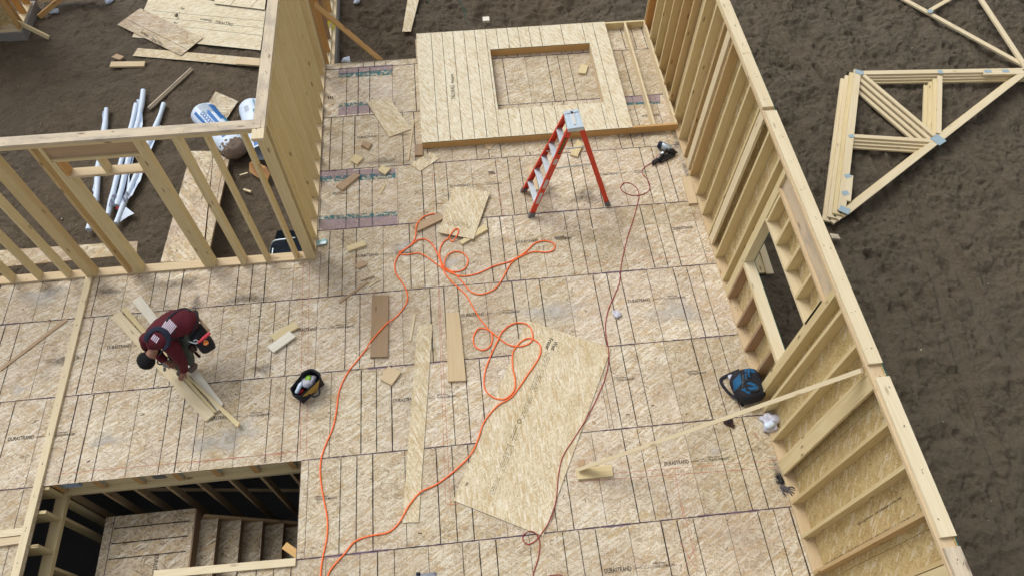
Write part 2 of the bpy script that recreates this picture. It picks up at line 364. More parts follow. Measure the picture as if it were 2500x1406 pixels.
# things lying on the deck: remember their tops so that cords can run over them
TOPS = []
def inside(p, poly):
    c = False; n = len(poly)
    for i in range(n):
        a, b = poly[i], poly[(i + 1) % n]
        if (a[1] > p[1]) != (b[1] > p[1]) and p[0] < (b[0] - a[0])*(p[1] - a[1])/(b[1] - a[1]) + a[0]: c = not c
    return c
def top_at(x, y):
    z = 0.0
    for poly, h in TOPS:
        if h > z and inside((x, y), poly): z = h
    return z
XR, XL, YF, R = 5.0137, -.995, .6865, 1.2192
IN = .0254; S26 = .140; S24 = .089; T = .038; H = 2.75
# ================================================================ ground: one sheet, finely modelled in view, hole for the basement
def vnoise(X, Y, seed):
    rs = np.random.RandomState(seed); tb = rs.rand(256, 256)
    xi = np.floor(X).astype(int); yi = np.floor(Y).astype(int); fx = X - xi; fy = Y - yi
    fx = fx*fx*(3 - 2*fx); fy = fy*fy*(3 - 2*fy)
    g = lambda a, b: tb[a % 256, b % 256]
    return (g(xi, yi)*(1 - fx) + g(xi + 1, yi)*fx)*(1 - fy) + (g(xi, yi + 1)*(1 - fx) + g(xi + 1, yi + 1)*fx)*fy
def fbm(X, Y, sc, octv, seed, gain=.55):
    z = 0; a = 1.0; t = 0
    for i in range(octv): z = z + a*(vnoise(X*sc, Y*sc, seed + i) - .5); t += a; a *= gain; sc *= 2.03
    return z/t
GZ = -.6
ex = np.array([-400, -200, -100, -50, -28, -18, -13.]); 
xs = np.concatenate([ex, np.arange(-11, 4.6, .037), np.arange(4.625, 15.5, .025), np.array([18, 24, 34, 60, 110, 210, 400.])])
ys = np.concatenate([np.array([-400, -200, -100, -50, -28, -18, -12.]), np.arange(-8.5, 11.5, .029), np.array([13, 17, 25, 40, 70, 130, 220, 400.])])
GXX, GYY = np.meshgrid(xs, ys)
near = ((GXX > -11.2) & (GXX < 15.6) & (GYY > -8.6) & (GYY < 11.6)).astype(float)
rgt = np.clip((GXX - 4.2)/2.0, 0, 1)              # the yard to the right is churned up, the garage floor is smoother
back = np.clip((GYY - 5.0)/1.0, 0, 1)*np.clip((GXX + 1.0)/.6, 0, 1)
rough = np.maximum(rgt, back)
Z = fbm(GXX, GYY, .5, 3, 1)*.10 + fbm(GXX, GYY, 1.9, 6, 9, .62)*(.10 + .20*rough)
lumps = fbm(GXX, GYY*1.2, 7.5, 4, 101, .75); patch = np.clip(fbm(GXX, GYY, .8, 3, 140)*3 + .6, .15, 1); Z += (np.abs(lumps)*-1.6 + lumps*.6)*(.018 + .040*rough)*patch
rid = 1 - np.abs(fbm(GXX*1.0, GYY*1.3, 3.1, 4, 31, .6))*4; Z += (rid - .7)*(.012 + .03*rough)
ck = np.abs(fbm(GXX, GYY, 1.4, 5, 77, .6)); Z -= np.clip(.018 - ck, 0, .018)*(1.6 + 1.0*rough)
def dent(cx, cy, a, lx, ly, dep, rim=.35):
    global Z
    m = (abs(GXX - cx) < lx*2.2) & (abs(GYY - cy) < lx*2.2)
    dx = GXX[m] - cx; dy = GYY[m] - cy; u = (dx*math.cos(a) + dy*math.sin(a))/lx; v = (-dx*math.sin(a) + dy*math.cos(a))/(ly*(1 + .25*np.sin(u*2)))
    r = np.sqrt(u*u + v*v); Z[m] += np.where(r < 1, -dep*(1 - r**6), 0) + rim*dep*np.exp(-((r - 1.12)/.16)**2)
for k in range(300):
    cx = random.uniform(5.5, 14.5); cy = random.uniform(-6, 9); a = math.pi/2 + random.gauss(.25, .5)
    dent(cx, cy, a, random.uniform(.13, .17), random.uniform(.050, .065), random.uniform(.03, .06))
for k in range(70): dent(random.uniform(-.8, 5), random.uniform(5.7, 9.5), random.uniform(0, 3.1), random.uniform(.1, .15), random.uniform(.05, .07), random.uniform(.02, .045))
for k in range(26): dent(random.uniform(-7.5, -1.3), random.uniform(1.2, 8), random.uniform(0, 3.1), random.uniform(.11, .14), .05, random.uniform(.006, .016))
def track(p0, p1, w, dep, wob=.05):               # wheel and skid tracks
    global Z
    a = np.array([p0[0], p0[1]]); d = np.array([p1[0] - p0[0], p1[1] - p0[1]]); L = np.hypot(*d); d /= L
    u = (GXX - a[0])*d[0] + (GYY - a[1])*d[1]; v = -(GXX - a[0])*d[1] + (GYY - a[1])*d[0] + wob*np.sin(u*1.7) + .6*wob*np.sin(u*4.3 + 1)
    m = (u > 0) & (u < L); Z += np.where(m, -dep*np.exp(-(v/w)**4) + dep*.45*np.exp(-((np.abs(v) - w*1.5)/(w*.5))**2), 0)*near
def ptrack(px, w, dep):
    global Z
    P = [gp(x, y) for x, y in px]; best = np.full(GXX.shape, 9.0)
    for a, b in zip(P[:-1], P[1:]):
        d = np.array(b) - np.array(a); L2 = (d**2).sum(); t = np.clip(((GXX - a[0])*d[0] + (GYY - a[1])*d[1])/L2, 0, 1); best = np.minimum(best, np.hypot(GXX - a[0] - t*d[0], GYY - a[1] - t*d[1]))
    best = best + .25*w*fbm(GXX, GYY, 2.1, 3, 55)
    k = np.clip(1 - (best/w)**4, 0, 1); dep = dep*1.9; m = Z*(1 - .85*k); Z = m - dep*k + dep*.6*np.exp(-((best - w*1.35)/(w*.35))**2)*near
def gp(x, y): p = G(x, y, GZ); return (p.x, p.y)
track(gp(1900, 60), gp(1965, 160), .05, .03); track(gp(1985, 165), gp(2250, 560), .035, .035); track(gp(1960, 60), gp(2330, 560), .16, .02); track(gp(2120, 380), gp(2500, 900), .2, .028)
track(gp(2150, 600), gp(2480, 1250), .06, .035); track(gp(1860, 0), gp(2100, 200), .18, .02)
for px, w_, d_ in (([(2120, 330), (2165, 430), (2220, 520), (2255, 610), (2290, 690), (2325, 790), (2355, 900), (2390, 1000), (2440, 1130)], .10, .035), ([(1900, 60), (1930, 110), (1965, 165)], .06, .03), ([(1985, 165), (2010, 200), (2060, 290), (2100, 340)], .05, .03), ([(2010, 420), (2075, 520), (2110, 560)], .05, .025),
                   ([(2180, 400), (2240, 470), (2300, 600)], .04, .02), ([(2290, 560), (2380, 720), (2480, 900)], .13, .02), ([(2090, 620), (2150, 760), (2190, 900)], .09, .018), ([(1850, 0), (1900, 70), (1960, 150)], .1, .02), ([(2330, 340), (2420, 420), (2500, 500)], .10, .02)): ptrack(px, w_, d_)
Z = Z*near + GZ
inh = (GYY < 4.93) & (GYY > -11.5) & (GXX > -.9) & (GXX < 5.05) | ((GYY < .72) & (GYY > -11.5) & (GXX > -9) & (GXX < 5.05)) | ((GYY < 5.45) & (GYY > 4) & (GXX > .8) & (GXX < 5.05))
nx, ny = len(xs), len(ys)
vts = np.stack([GXX.ravel(), GYY.ravel(), Z.ravel()], 1)
I, J = np.meshgrid(np.arange(nx - 1), np.arange(ny - 1)); a = (J*nx + I).ravel()
keep = ~(inh[:-1, :-1] & inh[1:, 1:]).ravel(); a = a[keep]
fc = np.stack([a, a + 1, a + nx + 1, a + nx], 1)
me = bpy.data.meshes.new('ground'); me.vertices.add(len(vts)); me.vertices.foreach_set('co', vts.ravel()); me.loops.add(fc.size); me.loops.foreach_set('vertex_index', fc.ravel())
me.polygons.add(len(fc)); me.polygons.foreach_set('loop_start', np.arange(len(fc))*4); me.polygons.foreach_set('loop_total', np.full(len(fc), 4)); me.update(); me.validate()
me.polygons.foreach_set('use_smooth', np.ones(len(fc), bool)); me.materials.append(MT['mud'])
ground = bpy.data.objects.new('ground', me); scene.collection.objects.link(ground); ORG['ground'] = Vector((0, 0, 0)); tag(ground, 'dark brown muddy ground covered in footprints and ruts', kind='structure')
def gz(x, y):
    i = int(np.searchsorted(xs, x)) - 1; j = int(np.searchsorted(ys, y)) - 1; i = max(0, min(nx - 2, i)); j = max(0, min(ny - 2, j)); return float(Z[j, i])
# ================================================================ deck
sheets = []
def row(k, y0, y1, spans):
    for x0, x1, ph, off in spans:
        p = ph*IN; step = 96*IN; a = p + off*48*IN + step*math.floor((x0 - p - off*48*IN)/step); b = a
        while b < x1 - .02:
            xa, xb = max(a, x0), min(a + step, x1)
            if xb - xa > .03: sheets.append((xa, xb, y0, y1, p))
            a += step; b = a
row(0, 0, YF + .135, [(-9, -.93, 44, 0), (-.93, XR + .16, .5, 1)])
row(1, YF + .135, R, [(-.93 - .2, XR + .16, .5, 1)])
row(-1, -R, 0, [(-9, -1.9, 6, 1), (-1.9, XR + .16, 11, 0)])
row(-2, -2*R, -R, [(-9, -2.35, 15.5, 0), (-2.35, 3.0, 20, 0), (3.0, XR + .16, 10.5, 1)])
row(-3, -3*R, -2*R, [(-9, -4.245, 15.5, 1), (-1.062, XR + .16, 10, 1)])
row(-4, -4*R, -3*R, [(-9, -4.245, 6, 0), (-1.74, XR + .16, 20, 0)])
row(-5, -5*R, -4*R, [(-9, XR + .16, 2, 0)])
row(-6, -6*R, -5*R, [(-9, XR + .16, 30, 1)]); row(-7, -7*R, -6*R, [(-9, XR + .16, 12, 0)]); row(-8, -8*R, -7*R, [(-9, XR + .16, 22, 0)])
row(1, R, 2*R, [(-1.14, XR + .16, 10, 0)]); row(2, 2*R, 3*R, [(-1.14, XR + .16, 46.5, 1)]); row(3, 3*R, 4*R, [(-1.14, XR + .16, 8.5, 0)])
row(4, 4*R, 5.03, [(-1.14, .66, 20, 0)]); row(4, 4*R, 5.56, [(.66, XR + .16, 20, 1)])
deck = MB()
for xa, xb, ya, yb, p in sheets:
    g = .0012; t = random.random()
    if ya < -1.2 and xa > 3: t *= .3
    deck.slab([(xa + g, ya + g, 0), (xb - g, ya + g, 0), (xb - g, yb - g, 0), (xa + g, yb - g, 0)], .018, tint=t, uvdir=(1, 0, 0))
sub = obj('subfloor', deck, ['floor', 'edge_osb'], origin=(0, 0, 0), label='deck of pale strand board subfloor sheets with printed nailing lines', kind='structure')
marks = MB(); MK = dict(line=0, thin=1, seam=2, print=3, chalk=4, purple=5, teal=6, dirt=7, dust=8)
def stroke(p0, p1, w, mk, z=.0012, jit=.12, seg=.06):
    p0 = Vector((p0[0], p0[1], z)); p1 = Vector((p1[0], p1[1], z)); d = p1 - p0; L = d.length
    if L < 1e-4: return
    d.normalize(); s = Vector((-d.y, d.x, 0)); n = max(1, int(L/seg)); prev = None
    for i in range(n + 1):
        hw = w/2*(1 + random.uniform(-jit, jit)*2.2); c = p0 + d*(L*i/n) + s*random.uniform(-jit, jit)*w*.5
        cur = (c - s*hw, c + s*hw)
        if prev: marks.face([prev[0], cur[0], cur[1], prev[1]], [(0, 0)]*4, .5, MK[mk])
        prev = cur
for xa, xb, ya, yb, p in sheets:
    k = math.floor((xa - p)/(48*IN)) - 1
    while True:
        done = False
        for m, mk, w in ((0, 'thin', .007), (16, 'line', .0125), (24, 'line', .0125), (32, 'line', .0125)):
            x = p + (k*48 + m)*IN
            if x > xb - .03: done = True; continue
            if x < xa + .02: continue
            ww = w*random.uniform(.75, 1.25)
            stroke((x, ya + random.uniform(.004, .02)), (x + random.uniform(-.004, .004), yb - random.uniform(.004, .02)), ww, mk)
        if done: break
        k += 1
    stroke((xa, ya + .002), (xa, yb - .002), .006, 'thin', .0017)
for k in range(-8, 5):
    segs = [(-9, XR + .16)]
    if k >= 1: segs = [(-1.0, XR + .16)]
    if k == -2: segs = [(-9, -4.25), (-1.055, XR + .16)]
    if k == -3: segs = [(-9, -4.25), (-1.06, XR)]
    for a, b in segs:
        stroke((a, k*R), (b, k*R), .0135, 'seam', .0022, .18)
        x = a
        while x < b:                                  # soft lilac overspray along the joints
            l = random.uniform(.15, .8)
            if random.random() < .35 and k != -2: stroke((x, k*R + random.uniform(-.008, .008)), (min(b, x + l), k*R), random.uniform(.022, .034), 'purple', .0007, .2)
            x += l + random.uniform(.05, .5)
def quadmark(px, mk, z=.0009):
    c = [G(x, y, z) for x, y in px]; n = 8
    for i in range(n):
        f0, f1 = i/n, (i + 1)/n
        a0, a1 = c[0].lerp(c[1], f0), c[0].lerp(c[1], f1); b0, b1 = c[3].lerp(c[2], f0), c[3].lerp(c[2], f1)
        marks.face([b0, b1, a1, a0], [(0, 0)]*4, .5, MK[mk])
for q in ([(826, 168), (960, 158), (960, 172), (826, 185)], [(826, 262), (965, 250), (968, 270), (826, 283)], [(782, 420), (965, 410), (966, 428), (782, 440)],
          [(779, 537), (970, 526), (971, 551), (779, 562)], [(1480, 238), (1612, 232), (1612, 252), (1480, 258)]):
    quadmark(q, 'purple', .0009)
for q in ([(826, 180), (960, 170), (960, 184), (826, 192)], [(826, 254), (950, 244), (950, 254), (826, 262)], [(782, 432), (966, 422), (966, 436), (782, 446)], [(779, 528), (970, 516), (970, 527), (779, 538)], [(1480, 254), (1612, 248), (1612, 254), (1480, 260)]):
    quadmark(q, 'teal', .0016)
def blob(px, py, rx, ry, mk, ang=0.0, z=.0008):       # a soft stain, strongest in its middle
    c = G(px, py, z); n = 20; i0 = len(marks.v); rows = (.35, .7, 1.0); marks.v.append(tuple(c)); marks.t.append(1.0)
    for q in rows:
        for k in range(n):
            a = 2*math.pi*k/n; w = 1 + .25*math.sin(a*3 + px) + .15*math.sin(a*5 + py)
            x = rx*q*w*math.cos(a); y = ry*q*w*math.sin(a)
            marks.v.append((c.x + x*math.cos(ang) - y*math.sin(ang), c.y + x*math.sin(ang) + y*math.cos(ang), z)); marks.t.append({.35: .85, .7: .4, 1.0: 0.0}[q])
    for k in range(n):
        j = (k + 1) % n; marks.f.append((i0, i0 + 1 + k, i0 + 1 + j)); marks.m.append(MK[mk]); marks.uv += [(0, 0)]*3
        for r in range(2):
            marks.f.append((i0 + 1 + r*n + k, i0 + 1 + (r + 1)*n + k, i0 + 1 + (r + 1)*n + j, i0 + 1 + r*n + j)); marks.m.append(MK[mk]); marks.uv += [(0, 0)]*4
for b_ in ((900, 150, .9, .07), (787, 200, .07, .8), (785, 300, .08, .7), (783, 380, .08, .4), (940, 395, .4, .09), (1560, 330, .6, .12), (1655, 350, .12, .35), (1680, 430, .1, .5), (445, 692, .42, .14), (260, 712, .3, .1), (120, 710, .2, .14), (480, 742, .12, .2),
           (1900, 1150, .1, .2), (600, 730, .5, .1), (1330, 470, .3, .2), (640, 900, .2, .1), (150, 880, .3, .1), (1430, 480, .3, .2)): blob(b_[0], b_[1], b_[2], b_[3], 'dirt')
for b_ in ((545, 1075, .38, .22), (600, 1050, .25, .18), (490, 1085, .25, .15), (100, 725, .5, .2), (1748, 1100, .12, .06), (985, 605, .2, .15), (45, 950, .12, .1), (260, 1075, .3, .1), (1240, 1100, .3, .2), (1100, 640, .2, .15), (1350, 760, .6, .2), (1650, 760, .5, .25)): blob(b_[0], b_[1], b_[2], b_[3], 'dust', z=.0011)
def chalk(p, q, w=.005): a, b = G(*p), G(*q); stroke(a, b, w, 'chalk', .0019)
for p, q in (((740, 640), (733, 1110)), ((756, 640), (748, 1110)), ((130, 1157), (700, 1105)), ((480, 1128), (730, 1100)), ((1395, 1163), (1900, 1122)), ((1395, 1176), (1905, 1139)), ((1070, 700), (1088, 1230)), ((1056, 420), (1060, 600)), ((1072, 700), (1100, 1230)),
             ((1665, 1230), (1700, 1370)), ((1648, 1150), (1668, 1265)), ((1630, 1165), (1650, 1162)), ((1300, 655), (1760, 620)), ((1020, 430), (1225, 425)), ((1110, 505), (1235, 500)), ((1145, 812), (1260, 806)), ((1090, 1232), (1130, 1228)), ((1660, 1320), (1700, 1390)), ((1670, 1390), (1700, 1330)), ((1215, 460), (1245, 600)), ((880, 742), (1010, 735))):
    chalk(p, q)
def scribble(fn, w, h, mk='print', mb=None):        # print too small to read
    mb = mb or marks; x = 0; mi = MK[mk] if mb is marks else mk
    while x < w:
        l = min(random.uniform(.012, .05), w - x); n = max(2, int(l/.005))
        for i in range(n):
            if random.random() < .18: continue
            a = x + l*i/n; b = a + l/n*.62; y0 = h*random.choice((0, 0, .1, .35)); y1 = h*random.choice((1, 1, .8, .6))
            mb.face([fn(a, y0), fn(b, y0), fn(b, y1), fn(a, y1)], [(0, 0)]*4, .5, mi)
        x += l + .010
def brand(px, py, full=True, sc=1.0):
    o = G(px, py, .0021); fn = flat(o, (1, 0, 0)); put_text(marks, 'DURASTRAND', fn, .074*sc, .012, 1, MK['print'], width=.325*sc)
    if not full: return
    f2 = lambda a, b: fn(a*sc + .345*sc, b*sc + .012); put_text(marks, '- pointSIX', f2, .03, .008, 1, MK['print'], width=.115)
    scribble(lambda a, b: fn(.475 + a, .026 + b), .08, .012); scribble(lambda a, b: fn(.475 + a, .002 + b), .09, .012)
    put_text(marks, 'West Fraser', lambda a, b: fn(a + .585, b + .04), .034, .008, 1, MK['print'], width=.16)
    put_text(marks, 'TRANQUILMAKERS', lambda a, b: fn(a + .585, b - .002), .044, .006, 1, MK['print'], width=.265)
for px, py in ((1622, 1136), (870, 629), (1262, 595), (1127, 774), (1534, 739), (260, 852), (18, 1076), (960, 982), (1098, 459), (872, 339), (1463, 430), (718, 810), (500, 1027), (1476, 1399)): brand(px, py)
brand(1568, 287, False); brand(1643, 562, False)
for ox, oy in ((1505, 930), (1680, 915), (770, 1222), (1355, 585), (810, 477), (100, 690)):
    fn = flat(G(ox, oy, .0021), (1, 0, 0)); put_text(marks, 'West Fraser', lambda a, b: fn(a, b + .04), .034, .008, 1, MK['print'], width=.16); put_text(marks, 'TRANQUILMAKERS', fn, .044, .006, 1, MK['print'], width=.265)
for k in range(3): 
    o = G(802 + k*5, 243, .002); marks.face([o, o + Vector((.02, 0, 0)), o + Vector((0, .07, 0)), o + Vector((-.02, .07, 0))], [(0, 0)]*4, .5, MK['line'])
for k in range(4):
    o = G(1196 + k*4, 425, .002); marks.face([o, o + Vector((.018, 0, 0)), o + Vector((-.02, .06, 0)), o + Vector((-.038, .06, 0))], [(0, 0)]*4, .5, MK['line'])
for k in range(420):                                 # dark splinters and scuffs in the sheets
    x = random.uniform(-6, 5); y = random.uniform(-4.2, 5)
    if not any(a < x < b and c < y < d for a, b, c, d, _ in sheets): continue
    a = random.gauss(0, .5) + (random.random() < .2)*1.4; l = random.uniform(.015, .06); w = random.uniform(.003, .009)
    stroke((x, y), (x + l*math.cos(a), y + l*math.sin(a)), w, 'line', .0011, .5, .02)
pm = obj('printed_marking', marks, ['line', 'thin', 'seam', 'print', 'chalk', 'purple', 'teal', 'dirt', 'dust'], parent=sub, origin=(0, 0, 0))
# perimeter under the deck
fnd = MB()
def foundation(x0, x1, y0, y1): fnd.box(x0, x1, y0, y1, -2.9, -.32, .5)
foundation(XR - .04, XR + .14, -9.6, 5.54); foundation(.86, XR - .045, 5.36, 5.54); foundation(-.93, .855, 4.84, 5.02); foundation(-1.14, -.94, .64, 4.83); foundation(-9, -1.15, .64, .82); foundation(-9.2, -9.0, -9.6, .82); foundation(-9, XR - .05, -9.8, -9.55)
obj('foundation_wall', fnd, 'concrete', origin=(0, 0, -2.9), label='concrete foundation under the deck', kind='structure')
rim = MB()
for x0, x1, y0, y1 in ((XR + .1, XR + .138, -9.6, 5.5), (.9, XR + .095, 5.50, 5.538), (-.9, .65, 4.975, 5.013), (-1.13, -1.092, .83, 4.97), (-9, -1.14, .78, .818)): rim.box(x0, x1, y0, y1, -.318, -.0195, .3)
obj('rim_joist', rim, 'wood', origin=(0, 0, -.3), label='rim joist under the deck edge', kind='structure')
# ================================================================ framed walls
def P1(name, args, m, parent, tint=None, **kw):      # one timber box as a part
    b = MB(); b.box(*args, tint=tint); return obj(name, b, m, parent, origin=(args[0], args[2], args[4]), **kw)
def nails(b, x0, x1, y0, y1, z, n, mi=1):
    for k in range(n):
        x = random.uniform(x0 + .01, x1 - .01); y = random.uniform(y0, y1); r = random.uniform(.0025, .0045); l = random.choice((1, 2.2))
        b.face([(x - r, y - r*l, z), (x + r, y - r*l, z), (x + r, y + r*l, z), (x - r, y + r*l, z)], [(0, 0)]*4, .5, mi)
def nailrow(b, x0, x1, y0, y1, z, along):            # nail clusters over each stud
    s = (y0 if along == 'y' else x0) + .15; e = (y1 if along == 'y' else x1)
    while s < e:
        if along == 'y': nails(b, x0 + .02, x1 - .02, s - .03, s + .03, z, random.randint(2, 4))
        else: nails(b, s - .03, s + .03, y0 + .02, y1 - .02, z, random.randint(1, 3))
        s += .406
def plate(name, args, m, parent, along, tint=None):
    b = MB(); b.box(*args, tint=tint); nailrow(b, args[0], args[1], args[2], args[3], args[5] + .0012, along); return obj(name, b, [m, 'nail'], parent, origin=(args[0], args[2], args[4]))
# ---- right wall
w = thing('exterior_wall', 'long framed wall sheathed in strand board with a wide window opening, along the muddy yard', 'wall', (XR + .07, 0, 0))
x0, x1 = XR, XR + S26
yA, yB = -9.5, 5.50
plate('bottom_plate', (x0, x1, yA, .2, 0.003, T), 'wood_pink', w, 'y', .4); plate('bottom_plate', (x0, x1, .203, yB, 0.003, T), 'wood_pink', w, 'y', .7)
z1 = H - 2*T
plate('top_plate', (x0, x1, yA, -3.3, z1, z1 + T), 'wood_pink', w, 'y', .3); plate('top_plate', (x0, x1, -3.297, 2.2, z1, z1 + T), 'wood_pink', w, 'y', .5); plate('top_plate', (x0, x1, 2.203, yB, z1, z1 + T), 'wood', w, 'y', .4)
yt = [G(1815, 131, H).y, G(1866, 262, H).y, G(1882, 271, H).y, G(2118, 888, H).y, G(2142, 920, H).y, G(2297, 1311, H).y, G(2306, 1336, H).y]
for (a, b_, dx, tn, mm) in ((yt[0] + .002, yB, .004, .25, 'wood_pale'), (yt[1], yt[0] - .002, 0.0, .35, 'wood_pale'), (yt[3], yt[2], .012, .2, 'wood_pale'), (yt[5], yt[4], .022, .0, 'wood_pale'), (yA, yt[6], .012, .3, 'wood_grey')):
    plate('top_plate', (x0 + dx, x1 + dx, a, b_, H - T + .002, H + .002), mm, w, 'y', tn)
def stud(y, wy=T, zt=None, zb=T, depth=S26, xo=0.0, m='wood', tint=None, name='stud'):
    return P1(name, (x0 + xo, x0 + xo + depth, y, y + wy, zb, z1 if zt is None else zt), m, w, tint)
ys_ = [5.46, 5.38, 4.97, 4.56, 4.16, 3.75, 3.34, 2.93, 2.52, 2.12, 1.71, 1.30, .90, .49, .08, -.34]
for y in ys_: stud(y, tint=.85 if abs(y - 4.16) < .01 else (.9 if abs(y-5.38) < .1 else None), m='wood_orange' if abs(y - 5.38) < .01 else 'wood')
stud(1.85, S26, depth=T, m='wood_pale', tint=.3); stud(.32, S26, depth=T, m='wood_pale', tint=.2)
stud(3.15, S26, depth=T, m='wood', tint=.3, xo=S26 - T)
for y in (-.52, -.559): stud(y, tint=.4)
stud(-.598, zt=2.385, tint=.3, name='jack_stud')
for y in (-2.218, -2.179): stud(y, tint=.6)
stud(-2.140, zt=2.385, tint=.5, name='jack_stud')
for y in (-2.42, -2.82, -3.64, -4.05, -4.47, -4.87, -5.28, -5.7, -6.1, -6.5, -6.9, -7.3, -7.7, -8.1, -8.5, -8.9, -9.3): stud(y, tint=.97 if y == -4.47 else None)
stud(-3.272, .142, depth=T, tint=.35); stud(-3.128, .038, tint=.6); stud(-5.02, .142, depth=T, tint=.3)
# window opening
yo0, yo1 = -2.10, -.60
P1('window_sill', (x0 + .002, x1 + .004, yo0, yo1, .872, .910), 'wood_pale', w, .15); P1('window_sill', (x0 + .004, x1, yo0, yo1, .834, .870), 'wood', w, .5)
for y in (-.64, -1.12, -1.52, -1.93): stud(y, zt=.833, m='wood_old', tint=.9, name='cripple_stud')
P1('header', (x0 + .035, x0 + .073, yo0 - .04, yo1 + .04, 2.425, z1 - .002), 'wood_grey', w, .6); P1('header', (x0 + .075, x0 + .113, yo0 - .04, yo1 + .04, 2.425, z1 - .002), 'wood', w, .5)
P1('header_plate', (x0, x1 - .002, yo0 - .04, yo1 + .04, 2.386, 2.424), 'wood_pink', w, .7)
P1('window_head', (x0 + .002, x1, yo0, yo1, 1.846, 1.884), 'wood_pale', w, .4)
for y in (-.66, -1.02, -1.40, -1.78, -2.13): stud(y, zb=1.885, zt=2.385, name='cripple_stud', tint=.4)
sh = MB(); xs0 = x1 + .0015
def shp(ya, yb, za, zb, tint): 
    sh.slab([(xs0, ya, za), (xs0, yb, za), (xs0, yb, zb), (xs0, ya, zb)], -.011 if False else .011, tint, uvdir=(0, 0, 1))
def shbox(ya, yb, za, zb, tint):
    o = random.random()*30; xa, xb = xs0, xs0 + .011
    q = lambda p: (o + p[2], o + p[1])
    for fx, rev in ((xa, 0), (xb, 1)):
        f = [(fx, ya, za), (fx, ya, zb), (fx, yb, zb), (fx, yb, za)]; sh.face(f[::-1] if rev else f, [q(p) for p in f], tint, 0)
    for f in ([(xa, ya, zb), (xb, ya, zb), (xb, yb, zb), (xa, yb, zb)], [(xa, ya, za), (xa, yb, za), (xb, yb, za), (xb, ya, za)], [(xa, ya, za), (xb, ya, za), (xb, ya, zb), (xa, ya, zb)], [(xa, yb, za), (xa, yb, zb), (xb, yb, zb), (xb, yb, za)]): sh.face(f, [(0, 0)]*4, .5, 1)
e = .0015
for ya, yb in ((4.3, yB), (3.08, 4.3), (1.86, 3.08), (.64, 1.86), (yo1, .64), (-3.32, yo0), (-4.54, -3.32), (-5.76, -4.54), (-6.98, -5.76), (-8.2, -6.98), (yA, -8.2)): shbox(ya + e, yb - e, -.30, H - .012, random.random())
shbox(yo0 + e, yo1 - e, -.30, .908, .5); shbox(yo0 + e, yo1 - e, 1.848, H - .012, .4)
so = obj('sheathing', sh, ['osb_wall', 'edge_green'], w, origin=(xs0, yA, -.3))
pr = MB()                                            # printing on the sheathing beside a stud
fn = lambda a, b: Vector((xs0 - .002, -4.40 + b, .10 + a))
scribble(fn, 2.2, .03, 0, pr); scribble(lambda a, b: Vector((xs0 - .002, -4.20 + b, 1.2 + a)), 1.0, .02, 0, pr)
obj('sheathing_print', pr, 'print', w, origin=(xs0, -4.4, .1))
# ---- front partition of the garage
g = thing('garage_front_wall', 'open stud wall with a framed door head in front of the dirt floored garage', 'wall', (-3, YF + .07, 0))
y0, y1 = YF, YF + S26
def P2(name, xa, xb, ya, yb, za, zb, m='wood', tint=None): return P1(name, (xa, xb, ya, yb, za, zb), m, g, tint)
plate('bottom_plate', (-3.80, XL - .002, y0, y1, .003, T), 'wood_pink', g, 'x', .3); plate('bottom_plate', (-9, -3.803, y0 + .004, y1, .003, T), 'wood_pink', g, 'x', .5)
plate('top_plate', (-9, -2.02, y0 + .002, y1, z1, z1 + T), 'wood', g, 'x', .4); plate('top_plate', (-2.017, XL - .16, y0, y1, z1, z1 + T), 'wood', g, 'x', .6)
plate('top_plate', (-9, XL - .045, y0, y1 + .004, H - T + .003, H + .006), 'wood_grey', g, 'x', .2)
for x in (-8.25, -7.85, -7.44, -7.04, -6.63, -6.22, -5.82, -5.42, -5.03, -4.62, -3.75, -2.10, -1.73, -1.30): P2('stud', x, x + T, y0 + .001, y1 - .001, T, z1)
P2('stud', -2.062, -2.024, y0 + .001, y1 - .001, T, z1)
P2('stud', -4.34, -4.20, y0 + .001, y0 + .039, T, z1, 'wood', .85); P2('stud', -4.34, -4.302, y0 + .04, y1, T, z1, tint=.5); P2('stud', -4.238, -4.2, y0 + .04, y1, T, z1, tint=.9)
P2('stud', -3.635, -3.597, y0 + .001, y1 - .001, T, z1, tint=.3); P2('jack_stud', -3.595, -3.557, y0 + .001, y1 - .001, T, 2.425, tint=.5); P2('jack_stud', -3.555, -3.517, y0, y1 - .002, T, 2.13, tint=.45)
P2('jack_stud', -2.63, -2.592, y0, y1 - .002, T, 2.13, tint=.35); P2('jack_stud', -2.59, -2.552, y0 + .001, y1 - .001, T, 2.425, tint=.45); P2('stud', -2.55, -2.512, y0 + .001, y1 - .001, T, z1, tint=.3); P2('stud', -2.51, -2.472, y0 + .001, y1 - .001, T, z1, tint=.35)
P2('header', -3.595, -2.552, y0 + .03, y0 + .068, 2.468, z1 - .002, 'wood_old', .2); P2('header', -3.595, -2.552, y0 + .07, y0 + .108, 2.468, z1 - .002, 'wood', .7)
P2('header_plate', -3.595, -2.552, y0 + .001, y1, 2.427, 2.465, 'wood', .3)
P2('door_head', -3.555, -2.592, y0 + .002, y1 - .003, 2.132, 2.170, 'wood_pink', .3)
for x in (-3.553, -3.08, -2.631): P2('cripple_stud', x, x + T, y0 + .003, y1 - .004, 2.171, 2.426, 'wood_orange' if x < -3.5 else 'wood', .6)
for x, wd in ((-1.14, .038), (-1.10, .100)): P2('stud', x, x + wd, y0 + .001, y0 + .039 if wd > .05 else y1 - .001, T, z1, tint=.4)
